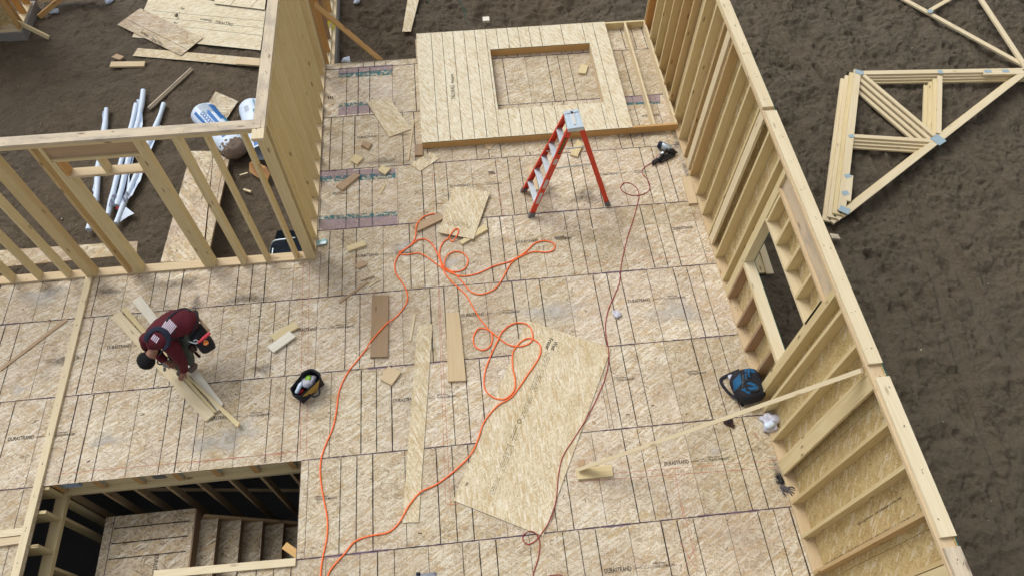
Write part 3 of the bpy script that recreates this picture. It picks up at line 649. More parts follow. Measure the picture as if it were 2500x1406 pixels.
# ---- side wall of the garage
g = thing('garage_side_wall', 'close set stud wall running away from the corner, its top plate stained grey', 'wall', (XL - .07, 3, 0))
xa, xb = XL - S26, XL
plate('bottom_plate', (xa, xb, y1 + .002, 5.03, .003, T), 'wood_pink', g, 'y', .3)
plate('top_plate', (xa, xb, YF + .0, 9.6, z1, z1 + T), 'wood', g, 'y', .5)
plate('top_plate', (xa, xb + .002, .52, YF - .002, H - T + .001, H), 'wood_pale', g, 'y', .2); plate('top_plate', (xa, xb + .002, YF, 4.4, H - T + .001, H), 'wood_grey', g, 'y', .2); plate('top_plate', (xa, xb, 4.403, 9.6, H - T + .001, H), 'wood_grey', g, 'y', .1)
b = MB(); b.box(xa, xb, .54, YF - .003, z1, z1 + T, .3); obj('top_plate', b, 'wood', g)
for i, y in enumerate((.83, 1.05, 1.45, 1.86, 2.27, 2.67, 3.08, 3.49, 3.89, 4.30, 4.71, 4.95)): P1('stud', (xa + .001, xb - .001, y, y + T, T, z1), 'wood', g, [.5, .45, .4, .6, .3, .55, .35, .5, .6, .45, .88, .5][i])
P1('stud', (xa + .001, xb - .001, 4.992, 5.03, T, z1), 'wood_pale', g, .4)
plate('bottom_plate', (xa, xb, 5.035, 9.6, -.38, -.342), 'wood_pale', g, 'y', .1); P1('sill_board', (xa - .06, xb + .07, 5.035, 9.6, -.42, -.381), 'wood_pale', g, .2)
for i, y in enumerate((5.045, 5.36, 5.77, 6.17, 6.58, 6.98, 7.39, 7.8, 8.2, 8.6, 9.0, 9.5)): P1('stud', (xa + .001, xb - .001, y, y + T, -.341, z1), 'wood_orange' if i % 3 else 'wood_brown', g, [.4, .5, .8, .6, .3][i % 5])
b = MB(); b.box(XL - .36, XL + .10, 5.04, 9.6, -.75, -.425, .5); obj('garage_footing', b, 'concrete', kind='structure', label='concrete footing under the far side wall')
# ---- corner of the far garage wall, top left
g = thing('garage_rear_wall', 'corner of stud walls on a grey concrete curb at the far edge of the garage', 'wall', (-8.6, 7.2, GZ))
pc = G(58, 84, -.45); qx, qy = pc.x, pc.y
b = MB(); b.box(-11.5, qx, qy, qy + .28, GZ - .2, -.42, .5); b.box(qx - .28, qx, qy + .285, qy + 1.0, GZ - .2, -.42, .5); obj('curb', b, 'concrete', g)
b = MB(); b.box(-11.5, qx - .04, qy + .04, qy + .18, -.418, -.38, .2); b.box(qx - .18, qx - .04, qy + .185, qy + .92, -.418, -.38, .3); b.box(qx + .05, qx + 1.3, qy + 1.0, qy + 1.14, -.47, -.36, .1); obj('bottom_plate', b, 'wood_pale', g)
for k in range(8): P1('stud', (qx - .08 - k*.406, qx - .042 - k*.406, qy + .041, qy + .179, -.379, 2.4), 'wood_orange', g, .3 + .1*(k % 4))
for k in range(3): P1('stud', (qx - .179, qx - .041, qy + .25 + k*.3, qy + .288 + k*.3, -.379, 2.4), 'wood_orange', g, .5)
for k in range(3): P1('stud', (qx + .1 + k*.5, qx + .14 + k*.5, qy + 1.001, qy + 1.139, -.359, 2.4), 'wood_orange', g, .4)
b = MB(); b.beam((-10, qy + .186, .9), (qx - .04, qy + .186, .9), .011, 2.55, (0, 0, 1)); obj('sheathing', b, 'osb_wall', g)
def stick(name, p0, p1, w_, t_, m, label, cat, up=(0, 0, 1), tint=None, group=None, parent=None):
    b = MB(); b.beam(p0, p1, w_, t_, up, tint); p0, p1 = Vector(p0), Vector(p1); return obj(name, b, m, parent, label=label, cat=cat, group=group, origin=p0 if p0.z < p1.z else p1)
a = G(120, 93, GZ + .04); c = GY(-40, 14, a.y + .35); stick('brace', a, c, S24, T, 'wood', 'pale timber brace with its foot out on the mud at the upper left', 'brace', (0, 1, 0), .4)
a = G(95, 42, GZ + .06); c = GY(160, -12, a.y + .4); stick('brace', a, c, S24, T, 'wood_orange', 'short orange toned brace leaning across the curb corner at the upper left', 'brace', (0, 1, 0), .4)
a = G(932, 150, -.06); a.y = 5.09; c = GX(768, 12, XL + .03); c.y = min(c.y, 8.5); stick('brace', a, c, S24, T, 'wood_orange', 'long orange toned brace from the side wall down to the back deck edge', 'brace', (0, -.3, 1), .2)
# ---- loose timber lying along the opening's left edge and other long pieces
obj_ = MB(); obj_.box(-4.355, -4.262, -9.0, YF - .004, .003, .003 + T, .25); nailrow(obj_, -4.35, -4.27, -8, .6, .0425, 'y')
obj('floor_plate', obj_, ['wood_pale', 'nail'], label='long narrow plate laid from the garage wall along the stair opening', cat='timber', origin=(-4.3, YF, 0)); TOPS.append(([(-4.355, -9), (-4.262, -9), (-4.262, YF), (-4.355, YF)], .041))
# ---- temporary brace to the right wall and its block
pa = G(1415, 1146, .03); pb = GX(2100, 905, XR - .05); 
d = (pb - pa).normalized(); stick('wall_brace', pa + Vector((0, 0, .02)), pb + d*.02, .044, .098, 'wood_pale', 'long thin brace rising from the deck to the top of the right wall', 'brace', (0, -.25, 1), .35)
# ================================================================ wall panel lying on the deck
g = thing('wall_panel', 'framed wall section lying flat, skinned in pale strand board around a window hole', 'wall panel', (2.9, 4.1, 0))
A = [.70, 5.035, 2.765, 5.52]; hx0, hx1, hy0, hy1 = 2.03, 3.87, 3.40, 4.95; zt = .143
def P3(n, *a, m='wood', tint=None): return P1(n, a, m, g, tint)
P3('plate', A[0], A[1], A[2], A[2] + T, .003, zt, m='wood_orange', tint=.2); P3('plate', A[0], A[1], A[3] - T, A[3], .003, zt, m='wood', tint=.3)
P3('stud', A[1] - T, A[1], A[2] + T + .001, A[3] - T - .001, .003, zt, m='wood_pale', tint=.4); P3('stud', 4.62, 4.62 + T, A[2] + T + .001, A[3] - T - .001, .003, zt, m='wood_pale', tint=.4); P3('stud', A[0], A[0] + T, A[2] + T + .001, A[3] - T - .001, .003, zt)
P3('stud', 4.21, 4.21 + T, A[2] + T + .001, A[3] - T - .001, .003, zt, tint=.5)
for x in (1.1, 1.5, 1.9): P3('stud', x, x + T, A[2] + T + .001, A[3] - T - .001, .003, zt)
P3('window_frame', hx0 - .03, hx1 + .03, hy1 + .001, hy1 + T, .003, zt, m='wood_orange', tint=.1); P3('window_frame', hx0 - .03, hx1 + .03, hy0 - T, hy0 - .001, .003, zt)
P3('window_frame', hx0 - T, hx0 - .001, hy0, hy1, .003, zt - .001, m='wood_pink', tint=.3); P3('window_frame', hx1 + .001, hx1 + T, hy0, hy1, .003, zt - .001, m='wood_pink', tint=.3)
sk = MB(); e = .0012; zz = zt + .012
def sq(xa_, xb_, ya_, yb_, t): sk.slab([(xa_ + e, ya_ + e, zz), (xb_ - e, ya_ + e, zz), (xb_ - e, yb_ - e, zz), (xa_ + e, yb_ - e, zz)], .0115, t, uvdir=(0, 1, 0))
yb0, yb1 = A[2] - .005, A[3] + .005
sq(A[0] - .004, 1.83, yb0, yb1, .75); sq(1.83, hx0, yb0, yb1, .6); sq(hx0, 3.05, yb0, hy0, .6); sq(3.05, hx1, yb0, hy0, .7); sq(hx0, 3.05, hy1, yb1, .6); sq(3.05, hx1, hy1, yb1, .7); sq(hx1, 4.255, yb0, yb1, .7)
for xx in [A[0] + .27 + k*.203 for k in range(17)]:
    if xx > 4.2 or (xx - .97) % .61 < .05 and False: continue
    if random.random() < .18: continue
    segs = [(yb0, yb1)] if not (hx0 < xx < hx1) else [(yb0, hy0), (hy1, yb1)]
    for ya_, yc_ in segs:
        n = 12
        for i in range(n):
            p = ya_ + .01 + (yc_ - ya_ - .02)*i/n; q_ = ya_ + .01 + (yc_ - ya_ - .02)*(i + 1)/n; hw = .0045*random.uniform(.7, 1.2)
            sk.face([(xx - hw, p, zz + .0012), (xx + hw, p, zz + .0012), (xx + hw, q_, zz + .0012), (xx - hw, q_, zz + .0012)], [(0, 0)]*4, .5, 2)
o = G(1112, 243, zz + .0015); fn = flat(o, (0, 1, 0)); put_text(sk, 'TALLWALL', fn, .10, .010, 1, 2, width=.36); put_text(sk, 'Windstorm', lambda a, b: fn(a + .40, b), .075, .014, 1, 2, width=.24)
obj('strand_board', sk, ['osb_tall', 'edge_green', 'line'], g, origin=(A[0], A[2], zz)); TOPS.append(([(A[0], A[2]), (A[1], A[2]), (A[1], A[3]), (A[0], A[3])], zz))
# ================================================================ basement under the stair opening
g = thing('basement_wall', 'basement stud wall below the back edge of the stair opening, joist ends on top', 'wall', (-2.6, -2.4, -2.7))
yW = -2.436
def P4(n, *a, m='wood_base', tint=None, par=None): return P1(n, a, m, par or g, tint)
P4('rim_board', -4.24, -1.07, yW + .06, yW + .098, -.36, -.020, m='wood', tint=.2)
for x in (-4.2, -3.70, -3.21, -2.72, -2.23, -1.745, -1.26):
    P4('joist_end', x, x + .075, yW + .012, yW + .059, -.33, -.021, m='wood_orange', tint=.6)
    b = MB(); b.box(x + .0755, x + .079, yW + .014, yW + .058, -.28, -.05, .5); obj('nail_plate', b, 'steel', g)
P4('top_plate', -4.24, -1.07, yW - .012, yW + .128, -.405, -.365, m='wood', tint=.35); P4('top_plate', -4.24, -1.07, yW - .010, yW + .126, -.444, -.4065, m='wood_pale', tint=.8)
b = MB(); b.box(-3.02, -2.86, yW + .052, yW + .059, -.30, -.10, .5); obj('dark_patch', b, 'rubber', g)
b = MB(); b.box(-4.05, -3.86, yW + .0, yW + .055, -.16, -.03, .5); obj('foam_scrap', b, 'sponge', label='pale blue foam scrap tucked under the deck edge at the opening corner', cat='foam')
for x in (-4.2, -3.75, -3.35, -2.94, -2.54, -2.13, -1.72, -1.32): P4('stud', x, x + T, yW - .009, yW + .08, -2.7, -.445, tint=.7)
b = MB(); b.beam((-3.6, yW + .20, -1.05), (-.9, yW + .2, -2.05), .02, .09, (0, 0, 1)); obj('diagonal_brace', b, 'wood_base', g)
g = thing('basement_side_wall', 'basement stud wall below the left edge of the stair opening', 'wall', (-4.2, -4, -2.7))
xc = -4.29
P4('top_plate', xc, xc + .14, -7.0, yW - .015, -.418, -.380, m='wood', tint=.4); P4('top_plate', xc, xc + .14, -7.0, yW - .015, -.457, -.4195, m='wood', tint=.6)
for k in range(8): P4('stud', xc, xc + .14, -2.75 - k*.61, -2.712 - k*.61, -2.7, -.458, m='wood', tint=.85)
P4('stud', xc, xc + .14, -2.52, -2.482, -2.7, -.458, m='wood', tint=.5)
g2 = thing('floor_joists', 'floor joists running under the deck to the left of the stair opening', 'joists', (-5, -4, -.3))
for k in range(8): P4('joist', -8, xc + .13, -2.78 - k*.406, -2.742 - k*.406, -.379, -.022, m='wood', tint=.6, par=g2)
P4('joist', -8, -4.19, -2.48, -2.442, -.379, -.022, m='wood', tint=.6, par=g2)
g = thing('staircase', 'rough basement stair: a landing with treads going down to the right', 'stairs', (-3, -3.4, -2.7))
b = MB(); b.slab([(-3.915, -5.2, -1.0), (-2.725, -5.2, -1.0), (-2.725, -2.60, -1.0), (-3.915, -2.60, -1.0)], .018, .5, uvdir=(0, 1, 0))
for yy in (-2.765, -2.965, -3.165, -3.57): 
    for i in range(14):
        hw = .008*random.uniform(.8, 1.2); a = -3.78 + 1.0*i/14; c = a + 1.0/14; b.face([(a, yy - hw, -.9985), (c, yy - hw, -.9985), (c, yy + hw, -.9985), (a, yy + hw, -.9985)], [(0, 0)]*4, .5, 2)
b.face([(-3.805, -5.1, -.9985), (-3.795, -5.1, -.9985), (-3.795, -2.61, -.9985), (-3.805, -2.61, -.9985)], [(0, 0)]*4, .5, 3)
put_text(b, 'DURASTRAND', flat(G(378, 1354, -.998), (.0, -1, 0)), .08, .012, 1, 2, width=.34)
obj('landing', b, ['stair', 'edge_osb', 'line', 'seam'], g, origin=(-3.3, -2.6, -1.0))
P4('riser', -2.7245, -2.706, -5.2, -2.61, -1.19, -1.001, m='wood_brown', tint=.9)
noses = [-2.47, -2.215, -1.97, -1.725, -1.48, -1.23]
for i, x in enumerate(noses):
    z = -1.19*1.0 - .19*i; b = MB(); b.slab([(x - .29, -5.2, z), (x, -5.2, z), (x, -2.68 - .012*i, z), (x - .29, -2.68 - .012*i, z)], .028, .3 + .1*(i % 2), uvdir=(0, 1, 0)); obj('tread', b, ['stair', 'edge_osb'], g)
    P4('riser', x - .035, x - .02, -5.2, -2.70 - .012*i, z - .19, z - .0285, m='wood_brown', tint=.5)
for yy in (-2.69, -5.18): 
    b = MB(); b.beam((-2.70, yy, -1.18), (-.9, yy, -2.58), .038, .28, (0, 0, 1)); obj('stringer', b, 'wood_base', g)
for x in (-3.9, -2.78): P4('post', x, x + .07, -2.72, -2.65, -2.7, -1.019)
bf = MB(); bf.box(-9, XR - .05, -9.5, .6, -2.8, -2.7, .5); obj('basement_floor', bf, 'rubber', kind='structure', label='dark basement floor')  # concrete floor coloured dark, so the basement's shade is partly in its colour
# board along the near edge of the opening, post end
pa, pb = G(368, 1398, .03), G(727, 1368, .03); b = MB(); b.beam(G(376, 1402, .022), G(722, 1371, .022), .089, .036, tint=.15); obj('edge_board', b, 'wood_pale', label='pale narrow board bridging the near edge of the stair opening', cat='timber')
pb = G(700, 1312, -.02); b = MB(); b.beam(Vector((-1.27, -3.42, -.25)), Vector((-1.02, -3.62, -.05)), .09, .038, (0, 0, 1), .1); obj('timber_end', b, 'wood_orange', label='orange toned timber end poking from under the deck at the right of the stair opening', cat='timber')
for q in ([(0, 1292), (60, 1285), (56, 1303), (0, 1312)], [(0, 1312), (56, 1308), (50, 1324), (0, 1334)]):
    pass
# ================================================================ loose timber and sheets
def piece(name, px, t, m, label, cat, z0=None, tint=None, edge=None, group=None, extra=None, reg=True, tilt=None):
    if z0 is None:
        c = G(sum(p[0] for p in px)/len(px), sum(p[1] for p in px)/len(px), 0); z0 = .0025
    pts = [G(x, y, z0 + t) for x, y in px]
    if tilt: pts = [p + Vector((0, 0, dz)) for p, dz in zip([G(x, y, z0 + t + dz) for (x, y), dz in zip(px, tilt)], [0]*9)]
    b = MB(); b.slab(pts, t, tint, 0, 0 if edge is None else 1)
    if extra: extra(b, z0 + t)
    o = obj(name, b, [m] + ([edge] if edge else []) + (['print'] if extra else []), label=label, cat=cat, group=group)
    if reg: TOPS.append(([(p.x, p.y) for p in pts], z0 + t))
    return o
g7 = lambda *p: rg(p, 770, 140, .2134); g3 = lambda *p: rg(p, 700, 400, .3414); gl = lambda *p: rg(p, 0, 460, .3414); g1 = lambda *p: rg(p, 0, 0, .3415); gh = lambda *p: rg(p, 240, 700, .256)
g4 = lambda *p: rg(p, 700, 880, .3742)
BL = 'offcut blocks strewn over the deck'
piece('offcut', g7((520, 1012), (548, 958), (648, 985), (605, 1050)), .038, 'wood_old', 'grey brown stained offcut block on the deck near the tall side wall', 'offcut', tint=.8, group=BL)
piece('offcut', g7((397, 1180), (450, 1112), (547, 1150), (478, 1222)), .038, 'wood', 'squarish tan offcut with a knot, nearest the side wall of the deck scraps', 'offcut', tint=.3, group=BL)
piece('offcut', g7((715, 1293), (757, 1240), (862, 1270), (797, 1340)), .038, 'wood', 'plain tan offcut lying across the purple stained seam', 'offcut', tint=.2, group=BL)
piece('offcut', g3((350, 158), (398, 188), (527, 80), (478, 70)), .038, 'wood_old', 'angled short board offcut on the purple stained sheet', 'offcut', tint=.3, group=BL)
piece('offcut', g3((425, 590), (438, 624), (570, 580), (550, 548)), .038, 'wood', 'rectangular tan block beyond the teal wrapper near the wall corner', 'offcut', tint=.2, group=BL)
piece('offcut', g3((488, 720), (508, 748), (572, 720), (548, 690)), .030, 'wood_old', 'small dull offcut just below the rectangular tan block', 'offcut', tint=.1, group=BL)
piece('offcut', g3((522, 822), (530, 832), (626, 798), (618, 788)), .03, 'wood_grey', 'thin grey sliver block left of the orange cord', 'offcut', tint=.8, group=BL)
piece('offcut', [(948, 893), (979, 907), (956, 939), (928, 925)], .038, 'wood_pink', 'squarish pinkish block beside the long strand board strip', 'offcut', tint=.4, group=BL)
piece('offcut', gl((1928, 1048), (2105, 948), (2137, 990), (1962, 1087)), .038, 'wood', 'tan board offcut lying half under the white offcut', 'offcut', tint=.2, group=BL)
piece('offcut', gl((1908, 1130), (2068, 1018), (2115, 1055), (1955, 1170)), .030, 'wood_white', 'white primed board offcut on top of a tan one', 'offcut', z0=.022, tint=.2, group=BL)
piece('offcut', rg([(668, 603), (745, 628), (808, 490), (745, 440)], 1240, 240, .2277), .038, 'wood', 'tan board offcut lying between the legs of the red ladder', 'offcut', tint=.3, group=BL)
piece('offcut', rg([(200, 740), (270, 722), (330, 980), (290, 985)], 1240, 240, .2277), .012, 'wood_pink', 'pale pinkish offcut behind the rungs of the red ladder', 'offcut', tint=.2, group=BL)
piece('offcut', [(1418, 157), (1436, 160), (1430, 180), (1412, 178)], .038, 'wood', 'lone tan block inside the window hole of the flat panel', 'offcut', tint=.2, group=BL)
piece('offcut', [(1406, 1144), (1493, 1133), (1497, 1161), (1411, 1169)], .038, 'wood', 'tan block at the foot of the long brace', 'offcut', tint=.3, group=BL)
piece('offcut', rg([(465, 92), (520, 88), (572, 268), (512, 274)], 1500, 400, .3557), .038, 'wood_pink', 'pinkish board offcut tight against the right wall plate', 'offcut', tint=.4, group=BL)
piece('offcut', rg([(160, 0), (0, 0), (0, 0), (0, 0)], 0, 0, 1) if False else g7((1135, 1000), (1228, 990), (1228, 1118), (1137, 1122)), .038, 'wood_brown', 'dark brown plank end poking from under the flat wall panel', 'offcut', tint=.4, group=BL)
piece('offcut', rg([(1200, 535), (1235, 500), (1300, 490), (1290, 530)], 1060, 480, .1) if False else [(1178, 348), (1212, 345), (1196, 366), (1188, 362)], .012, 'wood_pink', 'small triangular scrap beside the front edge of the flat panel', 'offcut', tint=.2, group=BL)
SL = 'thin splinters and strips on the deck'
def thin(px0, px1, w_, lab, m='wood', t=.012, z0=.0025, tint=.4):
    a, c = G(*px0, z0 + t/2), G(*px1, z0 + t/2); b = MB(); b.beam(a, c, w_, t, tint=tint)
    return obj('wood_strip', b, m, label=lab, cat='wood strip', group=SL)
thin((1010, 293), (996, 392), .03, 'narrow pale strip left of the flat wall panel', 'wood_pink')
thin((898, 688), (828, 738), .035, 'narrow brown strip pointing to the dark plank', 'wood_old')
thin((900, 700), (923, 683), .03, 'short pale splinter beside the grey sliver block', 'wood_pale')
thin((1013, 766), (1001, 832), .028, 'narrow pale strip between the dark plank and the strand board strip', 'wood_pale')
thin((928, 474), (940, 452), .03, 'pale splinter on the sheet beyond the tan block', 'wood')
thin((560, 797), (566, 815), .022, 'tiny pale splinter right of the worker', 'wood_pale')
thin((684, 655), (745, 652), .014, 'long pale splinter at the foot of the garage wall', 'wood_pale', .006)
thin((1202, 573), (1203, 588), .022, 'small pinkish splinter below the strand board square', 'wood_pink', .006)
thin((483, 655), (510, 651), .03, 'flat pale splinter by the front wall plate', 'wood_pale', .006)
thin((1064, 498), (1081, 497), .008, 'dark nail sized splinter left of the strand board square', 'wood_brown', .005)
CH = 'chips of strand board on the deck'
for i, (x, y, w_, h_, an, lab) in enumerate(((1135, 1288, .075, .05, .1, 'brown chip of bark on the deck below the big sheet'), (1450, 1030, .07, .05, -.9, 'reddish brown chip at the right edge of the big sheet'), (1103, 1190, .04, .09, -.2, 'reddish chip left of the big sheet'), (1420, 1128, .13, .08, .6, 'torn reddish bark flake beyond the brace foot block'), (1845, 1062, .05, .09, .3, 'brown leaf like chip near the gloves'), (1140, 1180, .06, .03, .8, 'dark chip on the lower corner of the big sheet'), (790, 833, .05, .02, .7, 'small black chip between the two tool areas'), (1195, 425, .05, .03, .2, 'small dark chip on the far deck'))):
    c = G(x, y, .0075 if i != 5 else .02); ca, sa = math.cos(an), math.sin(an); pts = []
    for k in range(7): 
        a_ = 2*math.pi*k/7; r_ = random.uniform(.38, .6); pts.append((c.x + r_*(w_*math.cos(a_)*ca - h_*math.sin(a_)*sa), c.y + r_*(w_*math.cos(a_)*sa + h_*math.sin(a_)*ca), c.z))
    b = MB(); b.slab(pts, .004, .5, 0, 0); obj('chip', b, 'wood_brown' if i in (5, 6, 7) else 'wood_old', label=lab, cat='chip', group=CH)
piece('plank', g3((610, 937), (728, 937), (722, 1376), (597, 1380)), .038, 'wood_brown', 'dark weathered brown plank crossed by the orange cord', 'plank', tint=.3)
piece('plank', [(1088, 762), (1121, 762), (1138, 928), (1094, 930)], .038, 'wood_pink', 'light tan plank with a dark knot in the middle of the deck', 'plank', tint=.6)
piece('plank', g3((900, 440), (935, 482), (1130, 388), (1092, 347)), .038, 'wood_old', 'short reddish grey plank under the end of the orange cord', 'plank', tint=.3)
piece('plank', [(1121, 590), (1183, 547), (1191, 560), (1128, 596)], .038, 'wood', 'tan plank end showing from under the strand board square', 'plank', tint=.3)
OS = ('osb_new', 'edge_green')
def osbp(name, px, label, cat='board', t=.011, z0=.0025, m='osb_new', edge='edge_osb', tint=.6, extra=None, group=None, tilt=None): return piece(name, px, t, m, label, cat, z0, tint, edge, group, extra, tilt=tilt)
def txt1(b, z):
    o = G(882 + 60, 313, z + .001); a = G(941, 312, z + .001); c = G(998, 296, z + .001); fn = flat(a, c - a)
    for r in range(4): scribble(lambda p, q, r=r: fn(p + .01*r, q + .05 - r*.022), .20 - .02*r, .012, 2, b)
osbp('strand_board_offcut', g7((582, 507), (845, 915), (1095, 825), (862, 482)), 'oblong offcut of pale strand board with faint print on the far deck', extra=txt1, tilt=(.02, 0, 0, .03))
def txt2(b, z):
    a = G(1030, 385, z + .001); c = G(1050, 405, z + .001); fn = flat(a, c - a)
    for r in range(5): scribble(lambda p, q, r=r: fn(p, q + .02 + r*.02), .13, .012, 2, b)
osbp('strand_board_offcut', g7((1085, 1228), (1200, 1305), (1415, 1160), (1325, 1085), (1240, 1125)), 'printed strand board scrap at the corner of the flat wall panel', extra=txt2)
def txt3(b, z):
    a = G(1086, 547, z + .001); c = G(1140, 558, z + .001); fn = flat(a, c - a)
    for r in range(4): scribble(lambda p, q, r=r: fn(p + .02*r, q + r*.026), .27, .014, 2, b)
    for r in range(3): scribble(lambda p, q, r=r: fn(p + .33, q + .005 + r*.026), .09, .014, 2, b)
osbp('strand_board_square', [(1070, 568), (1156, 584), (1196, 470), (1108, 455)], 'squarish strand board sheet on top of planks beside the orange cord', z0=.040, extra=txt3)
osbp('strand_board_strip', [(1019, 795), (1056, 790), (1022, 1274), (982, 1275)], 'long narrow strand board strip lying lengthways on the deck', edge='edge_green')
def txt4(b, z):
    a = G(1354, 832, z + .001); c = G(1240, 1125, z + .001); fn = flat(a, c - a)
    put_text(b, 'West', lambda p, q: fn(p, q - .005), .085, .02, 1, 2, width=.15); put_text(b, 'Fraser', lambda p, q: fn(p - .03, q - .085), .085, .02, 1, 2, width=.2)
    for s0, ln, rr in ((.20, .26, (-.06, -.035, -.01, .015)), (.48, .38, (-.075, -.05, -.025, 0)), (.92, .36, (-.06, -.035, -.01)), (1.36, .24, (-.08, -.015)), (1.66, .40, (-.08, -.055, -.03, -.005)), (2.10, .26, (-.07, -.045, -.02))):
        for r in rr: scribble(lambda p, q, r=r: fn(p + s0, q + r), ln*random.uniform(.8, 1), .013, 2, b)
    for s0 in (1.30,):
        for k in range(16):
            a0, a1 = 2*math.pi*k/16, 2*math.pi*(k + 1)/16
            b.face([fn(s0 + .030*math.cos(a0), -.05 + .030*math.sin(a0)), fn(s0 + .030*math.cos(a1), -.05 + .030*math.sin(a1)), fn(s0 + .022*math.cos(a1), -.05 + .022*math.sin(a1)), fn(s0 + .022*math.cos(a0), -.05 + .022*math.sin(a0))], [(0, 0)]*4, .5, 2)
    b.face([fn(1.38, -.052), fn(1.58, -.052), fn(1.58, -.045), fn(1.38, -.045)], [(0, 0)]*4, .5, 2); b.face([fn(1.645, -.09), fn(1.652, -.09), fn(1.652, .01), fn(1.645, .01)], [(0, 0)]*4, .5, 2)
osbp('strand_board_sheet', [(1286, 781), (1492, 850), (1326, 1308), (1107, 1221)], 'large loose strand board sheet with a line of small print, cords running across it', edge='edge_green', tint=.65, extra=txt4)
# boards under the worker
LB = 'boards the worker is cutting'
piece('board', gh((118, 286), (206, 228), (1108, 1212), (1022, 1280)), .038, 'wood_pale', 'wide cream board on the left of the worker', 'board', tint=.15, group=LB)
piece('board', gh((212, 212), (262, 194), (1130, 1190), (1098, 1196)), .036, 'wood', 'tan narrow board between the cream and the white board', 'board', tint=.45, group=LB)
piece('board', gh((322, 132), (404, 82), (1190, 1110), (1140, 1182)), .036, 'wood_white', 'white primed board passing under the worker', 'board', tint=.3, group=LB)
piece('board', gh((730, 745), (815, 810), (1348, 1296), (1325, 1338)), .036, 'wood', 'tan board on top under the hand of the worker', 'board', z0=.042, tint=.35, group=LB)
# strip lying on the deck at left, short boards at lower left
piece('wood_trim', [(0, 898), (0, 905), (165, 781), (160, 775)], .012, 'wood_old', 'thin strip lying diagonally on the deck at the left edge', 'wood strip', tint=.2)
piece('short_board', [(-60, 1302), (59, 1286), (57, 1304), (-60, 1318)], .036, 'wood_pale', 'upper of two short boards butting the long plate at lower left', 'board', tint=.2)
piece('short_board', [(-60, 1320), (56, 1307), (50, 1325), (-60, 1340)], .036, 'wood_pink', 'lower of two short boards butting the long plate at lower left', 'board', tint=.1)
# ---- garage: sheets, blocks, plank ramp
gzz = GZ + .03
def txtw(a, c, w1, w2, h):
    def f(b, z):
        p = G(*a, z + .001); q = G(*c, z + .001); fn = flat(p, q - p); put_text(b, 'TALLWALL', fn, h, .008, 1, 2, width=w1); put_text(b, 'Windstorm', lambda s, t: fn(s + w1 + .07, t), h*.8, .014, 1, 2, width=w2)
    return f
def lines(prs, nx=None):
    def f(b, z):
        for a, c in prs:
            p, q = G(*a, z + .001), G(*c, z + .001); d = (q - p).normalized(); s = Vector((-d.y, d.x, 0))*.004; b.face([p - s, q - s, q + s, p + s], [(0, 0)]*4, .5, 2)
        if nx: nx(b, z)
    return f
def ln1(*k): return [tuple(rg([k[i], k[i + 1]], 0, 0, .3415)) for i in range(0, len(k), 2)]
osbp('strand_board_sheet', g1((1085, -60), (945, 268), (1862, 362), (1900, 70)), 'large pale strand board sheet half under the grey stained wall plate', z0=gzz, m='osb_tall', edge='edge_green', tint=.5,
     extra=lines(ln1((1090, 80), (1885, 152), (1160, 130), (1880, 205), (1290, 190), (1870, 258)), txtw((572, 58), (470, 42), .40, .26, .13)))
osbp('strand_board_sheet', g1((1540, -60), (1530, 28), (1892, 72), (1905, -40)), 'strand board sheet corner at the top edge beside the wall plate', z0=gzz + .03, m='osb_tall', edge='edge_green', tint=.7, extra=lines(ln1((1640, 45), (1700, -20), (1790, 60), (1850, -10))))
osbp('strand_board_sheet', g1((838, 178), (1003, 60), (1450, 272), (1292, 400)), 'muddy footed strand board sheet lying askew on the larger sheet', z0=gzz + .02, m='osb_dirty', tint=.5,
     extra=lines(ln1((895, 135), (1335, 355)), txtw((400, 108), (365, 88), .35, .24, .11)))
osbp('strand_board_strip', g1((985, 346), (948, 402), (1850, 478), (1862, 420)), 'long strand board strip on the garage dirt below the sheets', z0=gzz, tint=.4, edge='edge_green')
piece('board', g1((1690, 420), (1858, 425), (1855, 470), (1685, 458)), .036, 'wood_pink', 'short pinkish board on the end of the strand board strip', 'board', z0=gzz + .012, tint=.2)
osbp('strand_board_square', [(526, 224), (581, 248), (553, 291), (504, 262)], 'small square of strand board behind the insulation bag', z0=gzz, tint=.6, m='osb_dirty')
piece('offcut', g1((782, 478), (795, 443), (1037, 440), (1028, 475)), .036, 'wood_pink', 'pinkish short board on the dirt, lower of a pair', 'offcut', z0=gzz, tint=.3)
piece('offcut', g1((797, 410), (832, 386), (887, 405), (855, 428)), .036, 'wood_old', 'small brown block just above the short board on the dirt', 'offcut', z0=gzz, tint=.2)
piece('offcut', rg([(710, 612), (722, 604), (782, 622), (772, 636)], 380, 280, .2987), .03, 'wood_pale', 'small pale block on the dirt behind the open studs', 'offcut', z0=gzz, tint=.2)
piece('offcut', rg([(684, 492), (690, 498), (754, 478), (748, 470)], 380, 280, .2987), .012, 'wood_pale', 'pale splinter on the dirt above the small pale block', 'offcut', z0=gzz, tint=.2)
a, c = G(468, 170, gzz + .02), G(364, 266, gzz + .02); b = MB(); b.beam(a, c, .07, .036, tint=.4); b.beam(a + Vector((0, 0, .03)), c + Vector((0, 0, .03)), .022, .02, tint=.1); obj('stick', b, 'wood_grey', label='weathered grooved batten lying alone on the garage dirt', cat='batten')
def rl(b, z): lines([((520, 380), (452, 640)), ((548, 390), (500, 640))])(b, z)
piece('ramp_plank', rg([(290, 300), (472, 300), (380, 1190), (40, 1205)], 380, 280, .2987), .018, 'osb_dirty', 'dirty strand board ramp sheet leading to the deck', 'ramp', z0=GZ + .30, tint=.6, edge='edge_osb', extra=rl, tilt=(-.22, -.22, .24, .24))
